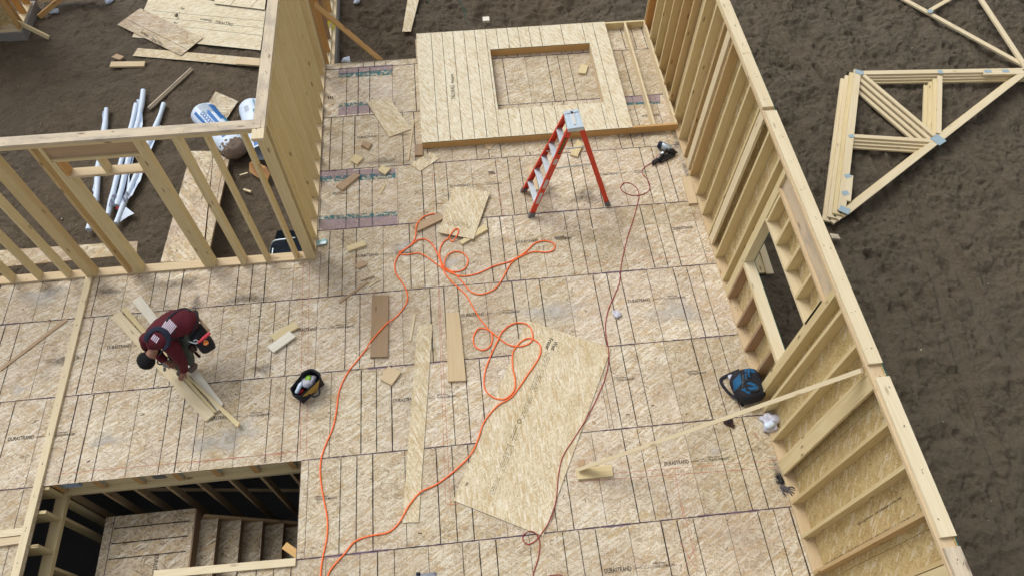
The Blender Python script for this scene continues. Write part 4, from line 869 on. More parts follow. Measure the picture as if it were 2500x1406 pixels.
piece('ramp_plank', rg([(476, 302), (600, 370), (440, 1100), (395, 1190)], 380, 280, .2987), .05, 'osb_dirty', 'second narrower board along the right side of the dirty ramp', 'ramp', z0=GZ + .28, tint=.4, edge='edge_osb', tilt=(-.22, -.2, .2, .24))
osbp('strand_board_sheet', [(-80, 617), (336, 589), (333, 620), (-80, 660)], 'dark edged strand board sheet lying beyond the front wall studs', z0=-.18, t=.02, m='osb_dirty', edge='edge_osb', tint=.2)
# ---- yard: boards
osbp('strand_board_strip', [(1000, -30), (1030, -30), (1003, 78), (982, 78)], 'pale strand board strip standing out on the mud behind the deck', z0=GZ + .04, tint=.8)
piece('offcut', [(1178, 42), (1194, 41), (1195, 51), (1179, 52)], .05, 'wood_white', 'small white block on the mud behind the flat panel', 'offcut', z0=GZ + .04, tint=.4)
piece('yard_board', rg([(935, 610), (990, 600), (1042, 745), (985, 748)], 1500, 400, .3557), .036, 'wood', 'left of two boards on the mud seen through the window opening', 'board', z0=GZ + .04, tint=.3)
piece('yard_board', rg([(1000, 600), (1028, 545), (1095, 750), (1045, 752)], 1500, 400, .3557), .036, 'wood_pale', 'right of two boards on the mud seen through the window opening', 'board', z0=GZ + .06, tint=.3)
piece('offcut', rg([(1478, 478), (1535, 486), (1552, 516), (1495, 512)], 1500, 400, .3557), .036, 'wood_grey', 'greyish block on the mud just outside the right wall', 'offcut', z0=GZ + .04, tint=.3)
b = MB(); pts = [GX(1115, 0, 1)]*0 + [G(*rg([(1110, 400)], 1500, 400, .3557)[0], GZ + .06), G(*rg([(1180, 560)], 1500, 400, .3557)[0], GZ + .08), G(*rg([(1235, 745)], 1500, 400, .3557)[0], GZ + .06)]
b.tube(pts, .012, 6); obj('black_strap', b, 'black', label='thin black strap on the mud under the window opening', cat='strap')
# ================================================================ roof trusses on the mud
TG = 'roof trusses stacked flat on the mud'
def member(g, name, a, c, z, w_=.089, ox=(0, 0), m='wood_pale', tint=None, ext=0):
    p, q = G(*a, z), G(*c, z); p += Vector((ox[0], ox[1], 0)); q += Vector((ox[0], ox[1], 0)); d = (q - p).normalized()*ext
    b = MB(); b.beam(p - d, q + d, w_, .036, tint=tint); return obj(name, b, m, g)
def gplate(g, c, z, w_, h_, a, ox=(0, 0)):
    p = G(*c, z + .0205); p += Vector((ox[0], ox[1], 0)); b = MB(); ca, sa = math.cos(a), math.sin(a)
    b.slab([(p.x + x*ca - y*sa, p.y + x*sa + y*ca, p.z) for x, y in ((-w_/2, -h_/2), (w_/2, -h_/2), (w_/2, h_/2), (-w_/2, h_/2))], .002, .5, 0, 0); obj('plate', b, 'plate_steel', g)
tz = GZ + .085; zref = tz + .038*3
LBL = ['topmost truss of the small stack, its steel plates showing', 'second truss down in the small stack', 'third truss down in the small stack', 'bottom truss of the small stack, resting on the mud']
for i in range(4):
    z = zref - i*.038; off = (-.085*i, -.055*i if i else 0); c0 = G(2200, 330, z)
    g = thing('roof_truss', LBL[i], 'truss', (c0.x + off[0], c0.y + off[1], z - .019), TG)
    o2 = (off[0], off[1]*.6)
    # all trusses of the stack share one outline, laid out in the plane of the topmost
    def mm(name, a, c, w_=.089, tint=None, lift=0.0):
        p, q = G(*a, zref), G(*c, zref); dz = Vector((0, 0, z - zref + lift)); v = Vector((o2[0], o2[1], 0)); b = MB(); b.beam(p + v + dz, q + v + dz, w_, .036, tint=tint); obj(name, b, 'wood_pale' if random.random() < .6 else 'wood', g)
    mm('left_chord', (2093, 173), (2054, 516), .13, .3); mm('top_chord', (2106, 180), (2560, 172), .10, .35); mm('bottom_chord', (2066, 518), (2560, 132), .115, .3)
    mm('web', (2108, 186), (2281, 333), .075, .4, .0005); mm('web', (2294, 188), (2291, 328), .085, .25, .001); mm('web', (2082, 334), (2276, 346), .08, .45, .0015)
    if i == 0:
        mm('scab', (2074, 430), (2068, 492), .11, .2, .003); mm('scab', (2400, 181), (2560, 178), .09, .3, .004)
        for c, w_, h_, a in (((2098, 177), .16, .11, -.5), ((2296, 176), .09, .09, 0), ((2291, 342), .20, .20, .5), ((2079, 333), .10, .07, .1), ((2070, 430), .11, .08, .2), ((2064, 472), .11, .09, .2), ((2062, 513), .17, .13, -.7), ((2412, 175), .14, .08, 0), ((2455, 174), .13, .08, 0), ((2540, 178), .2, .1, .3)):
            gplate(g, c, zref + .0045, w_, h_, a)
g = thing('roof_truss', 'larger single truss reaching in from the top right corner', 'truss', G(2400, 60, GZ + .1))
z = GZ + .10
member(g, 'chord', (2160, -26), (2540, 184), z, .10, tint=.3); member(g, 'chord', (2380, -22), (2530, 205), z + .037, .10, tint=.25); member(g, 'web', (2270, 27), (2345, -16), z + .0365, .08, tint=.4)
member(g, 'chord', (2500, 182), (2700, 300), z + .037, .1, tint=.3); gplate(g, (2271, 28), z + .037, .12, .09, .4)
# ================================================================ cords
from mathutils.bvhtree import BVHTree
def spline(pts, step=.02):
    P = [Vector(p) for p in pts]; P = [P[0]*2 - P[1]] + P + [P[-1]*2 - P[-2]]; out = []
    for i in range(1, len(P) - 2):
        a, b_, c, d = P[i - 1:i + 3]; n = max(2, int((c - b_).length/step))
        for k in range(n):
            t = k/n; out.append(.5*((2*b_) + (c - a)*t + (2*a - 5*b_ + 4*c - d)*t*t + (3*b_ - a - 3*c + d)*t**3))
    out.append(P[-2]); return out
def cord(name, px, r, m, label, cat, extra=None):
    flat_ = spline([G(x, y, .012) for x, y in px], .022); cell = {}; pts = []
    for i, p in enumerate(flat_):
        x, y = p.x, p.y; z = max(top_at(x, y), top_at(x + .02, y), top_at(x - .02, y), top_at(x, y + .02), top_at(x, y - .02)) + r + .002
        key = (round(x/.012), round(y/.012)); hit = [v for dx in (-1, 0, 1) for dy in (-1, 0, 1) for v in cell.get((key[0] + dx, key[1] + dy), ()) if i - v[0] > 14]
        if hit: z = max(z, max(v[1] for v in hit) + 2*r)
        pts.append(Vector((x, y, z)))
    zs = [p.z for p in pts]
    for it in range(3): zs = [max(zs[i], (zs[max(i-1, 0)] + zs[min(i+1, len(zs)-1)])/2) if True else 0 for i in range(len(zs))]
    for i, p in enumerate(pts):
        p.z = zs[i]; cell.setdefault((round(p.x/.012), round(p.y/.012)), []).append((i, p.z))
        # keep the point on the line of sight measured at its real height
        q = CAM + (p - CAM)*1.0
    b = MB(); b.tube(pts, r, 8)
    if extra: b.tube(spline([G(x, y, r + .002 + (.02 if i in (0, 1, len(extra) - 1) else 0)) for i, (x, y) in enumerate(extra)], .02), r, 8)
    return obj(name, b, m, smooth=True, label=label, cat=cat), pts
oc = [(1063, 522), (1048, 524), (1030, 533), (1018, 555), (1014, 580), (1003, 598), (985, 612), (972, 625), (964, 645), (967, 668), (982, 690), (993, 712), (993, 738), (972, 768), (940, 798), (905, 838), (878, 872), (848, 910), (828, 955), (821, 1005), (812, 1045), (795, 1085), (784, 1120), (782, 1160), (790, 1215), (799, 1265), (798, 1310), (788, 1360), (783, 1400), (784, 1440)]
cord('extension_cord', oc, .0095, 'orange', 'orange cord running from the short plank down the left to the bottom edge', 'cord')
oc2 = [(790, 1440), (806, 1392), (840, 1352), (865, 1322), (900, 1308), (948, 1298), (975, 1274), (1000, 1232), (1028, 1200), (1068, 1180), (1110, 1148), (1150, 1108), (1168, 1070), (1182, 1030), (1215, 990), (1250, 968), (1288, 915), (1316, 872), (1318, 842), (1292, 826), (1268, 838), (1252, 862), (1252, 895), (1258, 930), (1254, 955), (1232, 974), (1205, 970), (1184, 948), (1183, 915), (1193, 880), (1213, 835), (1230, 805), (1258, 788), (1286, 792), (1300, 812), (1296, 835), (1270, 846), (1240, 840), (1215, 822), (1190, 804), (1168, 802), (1156, 822), (1160, 845), (1180, 854), (1198, 842), (1202, 818), (1190, 800), (1172, 778), (1155, 750), (1136, 718), (1110, 695), (1090, 672), (1079, 650), (1070, 625), (1056, 598), (1040, 585), (1022, 585), (1006, 597), (988, 609), (974, 618), (990, 622), (1020, 618), (1040, 626), (1062, 642), (1085, 658), (1105, 668), (1130, 674), (1165, 668), (1205, 650), (1245, 638), (1280, 618), (1305, 595), (1330, 588), (1352, 595), (1353, 609), (1335, 616), (1300, 615), (1268, 628), (1246, 645), (1228, 678), (1208, 705), (1175, 718), (1150, 712), (1130, 690), (1112, 670), (1088, 656), (1078, 640), (1073, 615), (1082, 592), (1098, 580), (1110, 566), (1120, 564), (1116, 580), (1104, 590), (1097, 580)]
oc3 = [(1084, 650), (1088, 630), (1104, 616), (1126, 616), (1142, 632), (1138, 652), (1122, 662), (1102, 662), (1085, 652)]
cord('extension_cord', oc2, .0095, 'orange', 'long looping orange cord knotted and coiled over the middle of the deck', 'cord', oc3)
hz = [(1602, 392), (1592, 397), (1580, 404), (1569, 414), (1568, 424), (1578, 435), (1586, 450), (1584, 465), (1568, 475), (1545, 477), (1524, 470), (1515, 458), (1524, 447), (1540, 448), (1555, 460), (1560, 476), (1557, 495), (1548, 530), (1532, 580), (1518, 640), (1512, 690), (1498, 725), (1484, 760), (1478, 800), (1484, 845), (1486, 880), (1478, 920), (1460, 965), (1432, 1020), (1398, 1075), (1375, 1112), (1364, 1155), (1358, 1215), (1346, 1262), (1326, 1296), (1308, 1318), (1290, 1328), (1277, 1318), (1279, 1303), (1296, 1296), (1310, 1304), (1318, 1325), (1314, 1362), (1302, 1400), (1296, 1440)]
cord('air_hose', hz, .0058, 'hose', 'thin dark red air hose trailing from the nailer to the bottom edge', 'hose')
cord('air_hose', [(1318, 1440), (1328, 1412), (1350, 1403), (1376, 1406), (1392, 1440)], .0048, 'hose', 'short arc of red air hose at the bottom edge', 'hose')
# ================================================================ ladder
g = thing('step_ladder', 'red fibreglass step ladder with grey treads standing open on the deck', 'ladder', (2.9, 1.45, 0))
zc = 1.76
cp = [G(x, y, zc) for x, y in rg([(600, 150), (755, 125), (812, 312), (645, 335)], 1240, 240, .2277)]     # far left, far right, near right, near left
fF = G(*rg([(165, 1000)], 1240, 240, .2277)[0], 0.0); fN = G(*rg([(248, 1272)], 1240, 240, .2277)[0], 0.0); rN = G(*rg([(1072, 1150)], 1240, 240, .2277)[0], 0.0); rF = G(*rg([(985, 900)], 1240, 240, .2277)[0], 0.0)
fb = (rN - fN).normalized(); lat = (fF - fN).normalized()
cN, cF = cp[3], cp[0]
def rail(nm, foot, top, w_, t_):
    b = MB(); d = (top - foot).normalized(); foot = foot + d*.02
    sd = lat; fw = sd.cross(d).normalized()
    # channel: a web and two flanges
    for c, ww, tt in ((Vector((0, 0, 0)), w_, .006),):
        b.beam(foot, top, w_, .005, up=sd)
    for s in (-1, 1): b.beam(foot + fw*s*(w_/2 - .0025) - sd*.0155*math.copysign(1, (foot - (fN + fF)/2).dot(lat)), top + fw*s*(w_/2 - .0025) - sd*.0155*math.copysign(1, (foot - (fN + fF)/2).dot(lat)), .005, .026, up=sd)
    r = obj(nm, b, 'red', g, origin=foot)
    b = MB(); b.beam(foot - d*.03, foot + d*.075, w_ + .012, .04, up=sd); obj('rubber_foot', b, 'rubber', r)
    return r
tN = Vector((cN.x + .03, cN.y + .02, zc - .03)); tF = Vector((cF.x + .03, cF.y - .02, zc - .03)); uN = Vector((cp[2].x - .03, cp[2].y + .02, zc - .03)); uF = Vector((cp[1].x - .03, cp[1].y - .02, zc - .03))
rl_ = rail('front_rail', fN, tN, .085, .03); rail('front_rail', fF, tF, .085, .03); rail('rear_rail', rN, uN, .075, .03); rail('rear_rail', rF, uF, .075, .03)
for k in range(1, 6):
    t = k/5.88; a, c = fN.lerp(tN, t) + lat*.012, fF.lerp(tF, t) - lat*.012; b = MB(); d = (c - a)
    b.beam(a, c, .085, .006, up=(0, 0, 1))
    for s in (-1, 1): b.beam(a + fb*s*.041 - Vector((0, 0, .013)), c + fb*s*.041 - Vector((0, 0, .013)), .004, .026, up=(0, 0, 1))
    for s in (-.6, -.2, .2, .6): b.beam(a + fb*s*.04 + Vector((0, 0, .0045)), c + fb*s*.04 + Vector((0, 0, .0045)), .006, .003, up=(0, 0, 1))
    obj('tread', b, 'alu', g)
for k in (1.2, 3.4): 
    t = k/5.88; b = MB(); b.beam(rN.lerp(uN, t) + lat*.01, rF.lerp(uF, t) - lat*.01, .03, .02); obj('rear_brace', b, 'alu', g)
t = .55
for A_, B_, sgn in ((fN.lerp(tN, .57), rN.lerp(uN, .56), 1), (fF.lerp(tF, .57), rF.lerp(uF, .56), -1)):
    b = MB(); b.beam(A_ + lat*.02*sgn, B_ + lat*.02*sgn, .006, .022, up=(0, 0, 1)); obj('spreader', b, 'alu', g)
cx = sum((p for p in cp), Vector())/4; b = MB()
def capring(s, z): return [Vector((cx.x + (p.x - cx.x)*s, cx.y + (p.y - cx.y)*s, z)) for p in cp]
b.grid([capring(1.04, zc - .055), capring(1.06, zc - .02), capring(1.04, zc)], .5, 0, True); b.cap(capring(1.04, zc), 0); b.cap(capring(1.04, zc - .055)[::-1], 0)
e1 = (cp[0] - cp[3]); 
for s, w_, m_ in ((.0, .10, .004), (1.0, .10, .004)):
    p = cp[3].lerp(cp[0], s); q = cp[2].lerp(cp[1], s); dd = e1.normalized()*(.022 if s == 0 else -.022); b.beam(p + dd + Vector((0, 0, .004)), q + dd + Vector((0, 0, .004)), .05, .012)
for s in (.16, .40, .62, .86): 
    p = cp[3].lerp(cp[2], s); q = cp[0].lerp(cp[1], s); b.beam(p + e1.normalized()*.05 + Vector((0, 0, .003)), q - e1.normalized()*.05 + Vector((0, 0, .003)), .018 if s in (.16, .86) else .012, .006)
obj('top_cap', b, 'steel', g)
b = MB(); p = cp[3].lerp(cp[2], .5); q = cp[0].lerp(cp[1], .5); b.beam(p.lerp(q, .2) + Vector((0, 0, .0045)), p.lerp(q, .8) + Vector((0, 0, .0045)), .035, .008, tint=.4); obj('cap_label', b, 'label', g)
b = MB(); c = p.lerp(q, .88); b.beam(c - fb*.016 + Vector((0, 0, .012)), c + fb*.016 + Vector((0, 0, .012)), .03, .008); obj('cap_latch', b, 'black', g)
dN = (tN - fN).normalized(); fw = lat.cross(dN).normalized(); out = -lat
def onrail(t, off=.004): return fN.lerp(tN, t) + out*off
def label(t0, t1, w_, m, txt=None, name='label'):
    b = MB(); b.beam(onrail(t0), onrail(t1), w_, .002, up=out)
    if txt:
        o = onrail(t0 + .012, .0055) ; xd = dN; yd = out.cross(dN).normalized()
        L = (onrail(t1) - onrail(t0)).length - .04; put_text(b, txt, lambda a, q: o + xd*a + yd*(q - .012), .038, .02, 1, 1, width=L)
    else:
        xd = dN; yd = out.cross(dN).normalized(); o = onrail(t0, .0055)
        L = (onrail(t1) - onrail(t0)).length
        for r in range(4): scribble(lambda a, q, r=r: o + xd*(a + .012) + yd*(q - .024 + r*.012), L - .024, .005, 1, b)
    obj(name, b, m, g)
label(.745, .915, .040, ['black', 'yellow'], 'LOUISVILLE'); label(.63, .69, .055, ['label', 'black']); label(.355, .455, .05, ['label', 'black']); label(.17, .30, .05, ['label', 'black'])
for t in (.515, .54):
    b = MB(); c = onrail(t); b.tube([c, c + out*.006], .006, 8); obj('rivet', b, 'steel', g)
# ================================================================ rounded bodies
def ell(c, rx, ry, rz, a=0.0, p=1.0, n=28, m=18, mi=0, lump=0.0, seed=0, mb=None, tiltv=None, lo=-.5, hi=.5):
    b = mb or MB(); rows = []; ca, sa = math.cos(a), math.sin(a); c = Vector(c)
    sg = lambda v: math.copysign(abs(v)**p, v)
    for i in range(m + 1):
        th = math.pi*(lo + (hi - lo)*i/m); r = []
        for j in range(n):
            ph = 2*math.pi*j/n; x = rx*sg(math.cos(th))*sg(math.cos(ph)); y = ry*sg(math.cos(th))*sg(math.sin(ph)); z = rz*sg(math.sin(th))
            if lump:
                q = 1 + lump*mnoise.noise(Vector((x*9 + seed, y*9, z*9))) + .5*lump*mnoise.noise(Vector((x*24 + seed, y*24, z*24))); x *= q; y *= q; z *= q
            r.append(c + Vector((x*ca - y*sa, x*sa + y*ca, z)))
        rows.append(r)
    b.grid(rows, .5, mi, True); return b
# nailer
g = thing('nail_gun', 'black and silver nailer lying on its side by the right wall', 'nail gun', G(1620, 375, 0))
nc = lambda x, y, z: G(1500 + x*.1422, 320 + y*.1422, z)
b = MB(); b.tube([nc(805, 240, .07), nc(830, 252, .07), nc(940, 305, .07), nc(985, 330, .06)], [.060, .064, .060, .045], 16); obj('body', b, 'steel', g, True)
b = MB(); b.tube([nc(750, 232, .07), nc(765, 238, .07), nc(815, 252, .07)], [.046, .062, .063], 16); obj('end_cap', b, 'navy', g, True)
b = MB(); b.beam(nc(660, 548, .035), nc(1040, 372, .035), .055, .045, up=(0, 0, 1)); b.beam(nc(780, 530, .03), nc(1030, 410, .03), .05, .035, up=(0, 0, 1)); b.tube([nc(648, 550, .035), nc(690, 555, .035)], .034, 12); obj('magazine', b, 'black', g)
b = MB(); b.tube([nc(900, 330, .09), nc(850, 380, .085), nc(800, 440, .07), nc(760, 500, .055)], [.032, .028, .026, .03], 12); b.tube([nc(930, 340, .075), nc(990, 350, .07), nc(1030, 365, .05)], [.04, .05, .035], 12); obj('handle', b, 'black', g, True)
b = MB(); b.tube([nc(1010, 340, .06), nc(1050, 365, .05), nc(1085, 380, .04)], [.028, .02, .010], 10); obj('nose', b, 'black', g, True)
b = MB(); b.tube([nc(840, 380, .09), nc(815, 392, .085), nc(795, 400, .075)], [.030, .030, .018], 14); obj('fitting', b, 'steel', g, True)
b = MB(); b.tube([nc(795, 400, .075), nc(770, 410, .06), nc(735, 430, .03), nc(714, 470, .006), nc(700, 500, .006)], .0055, 8); obj('hose_end', b, 'hose', g, True)
# ---- blue and black tool bag
g = thing('tool_bag', 'blue and black zipped tool bag with a shoulder strap beside the right wall', 'bag', G(1825, 945, 0))
bc = lambda x, y, z: G(1740 + x*.1422, 870 + y*.1422, z)
cB = bc(600, 505, .13); b = ell(cB, .20, .23, .145, .12, .62, lump=.05); obj('body', b, 'blackcloth', g, True)
bodyt = BVHTree.FromPolygons([Vector(v) for v in b.v], b.f)
def decal(tree, px, nu=6, nv=6, off=.004, thick=.003, mb=None, mi=0, conv=None):
    """fabric panel that follows the body under it; px four corners on the photo"""
    b = mb or MB(); R1 = []
    for i in range(nu + 1):
        r = []
        for j in range(nv + 1):
            u, v = i/nu, j/nv; x = (px[0][0]*(1 - u) + px[1][0]*u)*(1 - v) + (px[3][0]*(1 - u) + px[2][0]*u)*v; y = (px[0][1]*(1 - u) + px[1][1]*u)*(1 - v) + (px[3][1]*(1 - u) + px[2][1]*u)*v
            if conv: x, y = conv(x, y)
            d = ray(x, y).normalized(); h = tree.ray_cast(CAM, d)
            if h[0] is None: h2 = tree.find_nearest(CAM + d*(9.2)); h = h2
            n = h[1] if h[1].dot(d) < 0 else -h[1]; r.append(h[0] + n*off)
        R1.append(r)
    b.grid(R1, .5, mi); return b
cv = lambda x, y: (1740 + x*.1422, 870 + y*.1422)
for nm, q in (('side_panel', [(345, 420), (470, 290), (505, 450), (370, 600)]), ('top_panel', [(540, 190), (700, 195), (735, 280), (545, 265)]), ('top_panel', [(545, 290), (600, 290), (600, 390), (548, 400)]), ('front_pocket', [(570, 460), (640, 425), (750, 480), (720, 510)]), ('front_pocket', [(590, 530), (775, 500), (770, 560), (640, 580)]), ('front_panel', [(485, 560), (540, 535), (660, 600), (620, 645)])):
    obj(nm, decal(bodyt, q, conv=cv), 'teal_cloth', g, True)
def band(tree, px, r, m, nm, par, conv, off=.006, flat_=.5, n=8):
    pts = []
    for x, y in px:
        X, Y = conv(x, y); d = ray(X, Y).normalized(); h = tree.ray_cast(CAM, d)
        if h[0] is None: h = tree.find_nearest(CAM + d*9.2)
        nn = h[1] if h[1].dot(d) < 0 else -h[1]; pts.append(h[0] + nn*off)
    b = MB(); b.tube(spline(pts, .02), r, n, flat=flat_); return obj(nm, b, m, par, True)
for q in ([(520, 180), (520, 300), (540, 450), (430, 560)], [(540, 450), (640, 410), (760, 470), (790, 560), (700, 600), (570, 560)], [(600, 240), (590, 330), (600, 400), (650, 400)]): band(bodyt, q, .012, 'black', 'piping', g, cv)
b = MB(); b.tube(spline([bc(630, 220, .285), bc(620, 290, .31), bc(640, 350, .29)], .02), .016, 8, flat=.6); obj('grab_handle', b, 'teal_cloth', g, True)
b = MB(); b.tube(spline([bc(450, 230, .16), bc(320, 290, .05), bc(190, 350, .02), bc(140, 395, .018), bc(160, 470, .018), bc(240, 580, .018), bc(310, 650, .02), bc(400, 710, .06), bc(450, 740, .1)], .02), .022, 8, flat=.35); obj('strap', b, 'blackcloth', g, True)
b = MB(); b.tube([bc(470, 750, .03), bc(490, 800, .012), bc(525, 850, .01)], .02, 8, flat=.4); obj('strap_end', b, 'blackcloth', g, True)
b = ell(bc(320, 360, .04), .045, .055, .035, .4, 1, 18, 12, lump=.5, seed=3); obj('plastic_wad', b, 'white_bag', None, True, label='small crumpled white wad beside the blue bag strap', cat='litter')
# ---- open yellow and black tote
g = thing('tool_bag', 'open yellow and black tool tote full of cans and plastic in mid deck', 'bag', G(752, 950, 0))
yc = lambda x, y, z: G(680 + x*.08537, 880 + y*.08537, z)
h = .23; botm = [yc(455, 1000, .004), yc(705, 1232, .004), yc(1310, 672, .004), yc(1080, 440, .004)]
rimp = [yc(330, 790, h), yc(400, 990, h - .02), yc(630, 1015, h), yc(1190, 505, h), yc(1185, 365, h - .01), yc(930, 245, h), yc(650, 400, h + .01)]
def lerp_ring(n, loop):
    L = [0]; 
    for i in range(len(loop)): L.append(L[-1] + (loop[(i + 1) % len(loop)] - loop[i]).length)
    out = []
    for k in range(n):
        s = L[-1]*k/n; i = max(j for j in range(len(loop)) if L[j] <= s); out.append(loop[i].lerp(loop[(i + 1) % len(loop)], (s - L[i])/(L[i + 1] - L[i])))
    return out
bt = [botm[0], botm[0].lerp(botm[1], .5), botm[1], botm[2], botm[2].lerp(botm[3], .5), botm[3], botm[3].lerp(botm[0], .5)]
def ringmix(s, shrink=1.0, dz=0.0):
    c = sum(bt, Vector())/7; c2 = sum(rimp, Vector())/7; r = [a.lerp(q, s) for a, q in zip(bt, rimp)]; cc = c.lerp(c2, s); out = []
    for i in range(7):
        for k in range(4):
            p = r[i].lerp(r[(i + 1) % 7], k/4); out.append(cc + (p - cc)*shrink + Vector((0, 0, dz)))
    return out
b = MB(); b.grid([ringmix(0, .9), ringmix(0, 1), ringmix(.3, 1.04), ringmix(.7, 1.03), ringmix(1, 1.0, .006), ringmix(1, .95, .004), ringmix(.6, .93), ringmix(.15, .9)], .5, 0, True); b.cap(ringmix(.15, .9), 0); b.cap(ringmix(0, .9)[::-1], 0)
obj('body', b, 'blackcloth', g, True); tt = BVHTree.FromPolygons([Vector(v) for v in b.v], b.f); cy_ = lambda x, y: (680 + x*.08537, 880 + y*.08537)
yp = decal(tt, [(670, 1010), (1170, 535), (1105, 860), (830, 985)], 8, 4, .006, conv=cy_)
fnv = lambda a, q: None
obj('front_panel', yp, 'yellow', g, True)
b = MB(); P_ = [CAM + ray(*cy_(x, y)).normalized()*((CAM - tt.ray_cast(CAM, ray(*cy_(x, y)).normalized())[0]).length - .012) if tt.ray_cast(CAM, ray(*cy_(x, y)).normalized())[0] else yc(x, y, .14) for x, y in ((950, 940), (1080, 800))]
xd = (P_[1] - P_[0]).normalized(); nn = -(ray(*cy_(1000, 870)).normalized()); yd = nn.cross(xd).normalized(); put_text(b, 'DeWALT'.upper(), lambda a, q: P_[0] + xd*a + yd*(q - .012), .05, .02, 1, 0, width=(P_[1] - P_[0]).length); obj('lettering', b, 'black', g)
b = MB(); b.tube(spline([yc(840, 1000, .16), yc(900, 960, .17), yc(1000, 1030, .13), yc(1120, 990, .13), yc(1180, 900, .16), yc(1150, 740, .17)], .02), .012, 8, flat=.6); obj('handle', b, 'blackcloth', g, True)
b = MB(); b.tube(spline([yc(660, 380, .25), yc(720, 330, .27), yc(930, 255, .27), yc(1130, 345, .26), yc(1190, 430, .25)], .02), .016, 8, flat=.7); obj('handle', b, 'blackcloth', g, True)
b = MB(); b.tube([yc(510, 920, .15), yc(530, 880, .16), yc(620, 690, .19), yc(640, 640, .19), yc(645, 620, .19)], [.026, .028, .028, .018, .016], 12); obj('caulk_tube', b, 'white', None, True, label='white tube standing in the open yellow tote', cat='tube')
b = ell(yc(880, 590, .15), .105, .085, .06, .6, 1, 22, 14, lump=.45, seed=1); obj('plastic_bag', b, 'white_bag', None, True, label='crumpled white plastic bag inside the open yellow tote', cat='plastic bag')
b = ell(yc(850, 510, .185), .045, .04, .028, .6, 1, 16, 10, lump=.3, seed=5); obj('wrapper', b, 'lime', None, True, label='lime green wrapper inside the open yellow tote', cat='wrapper')
b = ell(yc(660, 880, .12), .05, .03, .03, .9, 1, 14, 10, lump=.2, seed=6); obj('packet', b, 'hose', None, True, label='dark red packet inside the open yellow tote', cat='packet')
# ---- white plastic bag, small brown tool, wrapper, gloves
b = ell(bc(1000, 1130, .05), .105, .12, .07, .3, .9, 40, 28, lump=.75, seed=11); obj('plastic_bag', b, 'white_bag', None, True, label='crumpled white plastic bag on the bottom plate of the right wall', cat='plastic bag')
b = ell(bc(975, 1170, .11), .07, .045, .04, .3, .7, 20, 12, lump=.15, seed=12); obj('foam_box', b, 'white', None, True, label='white packet lying in the crumpled plastic bag', cat='packet')
g = thing('chalk_line', 'small dark brown chalk line reel on the deck below the brace', 'chalk reel', bc(290, 1130, 0))
b = MB(); b.tube([bc(265, 1110, .004), bc(268, 1114, .02), bc(270, 1115, .038)], [.060, .066, .055], 18); obj('reel', b, 'brown', g, True)
b = MB(); b.tube([bc(272, 1108, .038), bc(274, 1108, .05)], [.03, .024], 14); obj('crank', b, 'black', g, True)
b = MB(); b.beam(bc(290, 1140, .02), bc(365, 1205, .015), .045, .03); obj('nozzle', b, 'brown', g)
b = ell(G(1503, 766, .02), .042, .075, .018, .2, 1, 26, 18, lump=1.4, seed=21); obj('plastic_scrap', b, 'white_bag', None, True, label='clear crumpled plastic scrap on the deck left of the red hose', cat='litter')
g = thing('wrapper', 'teal and white foil wrapper lying at the foot of the wall corner', 'wrapper', G(784, 592, 0))
b = MB(); b.slab([G(770, 588, .02), G(797, 583, .03), G(799, 595, .02), G(774, 600, .03)], .012, .5, 0, 0); obj('packet', b, 'teal_wrap', g); b = MB(); b.slab([G(776, 593, .034), G(795, 588, .036), G(796, 595, .034), G(778, 599, .036)], .001, .5, 0, 0); obj('label', b, 'steel', g)
def glove(name, c, a, m, lab, par=None, sc=1.0, fl=1):
    c = Vector(c); ca, sa = math.cos(a), math.sin(a)
    W = lambda x, y, z: (c.x + (x*ca - y*sa*fl)*sc, c.y + (x*sa + y*ca*fl)*sc, c.z + z*sc)
    N = [(*W(0, 0, 0), .03, .016), (*W(-.055, 0, 0), .032, .018), (*W(.035, 0, .003), .036, .016)]; E = [(0, 1), (0, 2)]
    for y, l, bend in ((-.030, .060, .01), (-.011, .074, -.004), (.009, .070, .006), (.028, .055, .012)):
        i = len(N); N += [(*W(.045, y, .004), .0105, .010), (*W(.045 + l*.55, y*1.35, .008 + bend), .0095, .009), (*W(.045 + l, y*1.5 + bend, .002), .008, .008)]; E += [(2, i), (i, i + 1), (i + 1, i + 2)]
    i = len(N); N += [(*W(-.02, .034, 0), .012, .011), (*W(.005, .062, .004), .011, .010), (*W(.035, .078, 0), .009, .009)]; E += [(0, i), (i, i + 1), (i + 1, i + 2)]
    me_ = skin(N, E, 1); return mesh_obj(name, me_, m, par, True, label=lab, cat='glove')
glove('glove', G(1908, 1172, .025), 2.0, 'black', 'black work glove lying above a grey one by the right wall', sc=.85)
glove('glove', G(1915, 1190, .03), -.55, 'glove', 'grey work glove lying below a black one by the right wall', fl=-1, sc=1.15)
g = thing('flat_bar', 'grey metal flat bar with rounded end at the bottom edge', 'tool', G(1040, 1404, 0))
b = MB(); b.beam(G(1014, 1407, .008), G(1062, 1400, .008), .045, .008); b.tube([G(1062, 1400, .004), G(1062, 1400, .013)], .022, 14); obj('bar', b, 'tool_grey', g); b = MB(); b.tube([G(1018, 1400, .01), G(1024, 1400, .03)], .02, 10); obj('knob', b, 'navy', g)
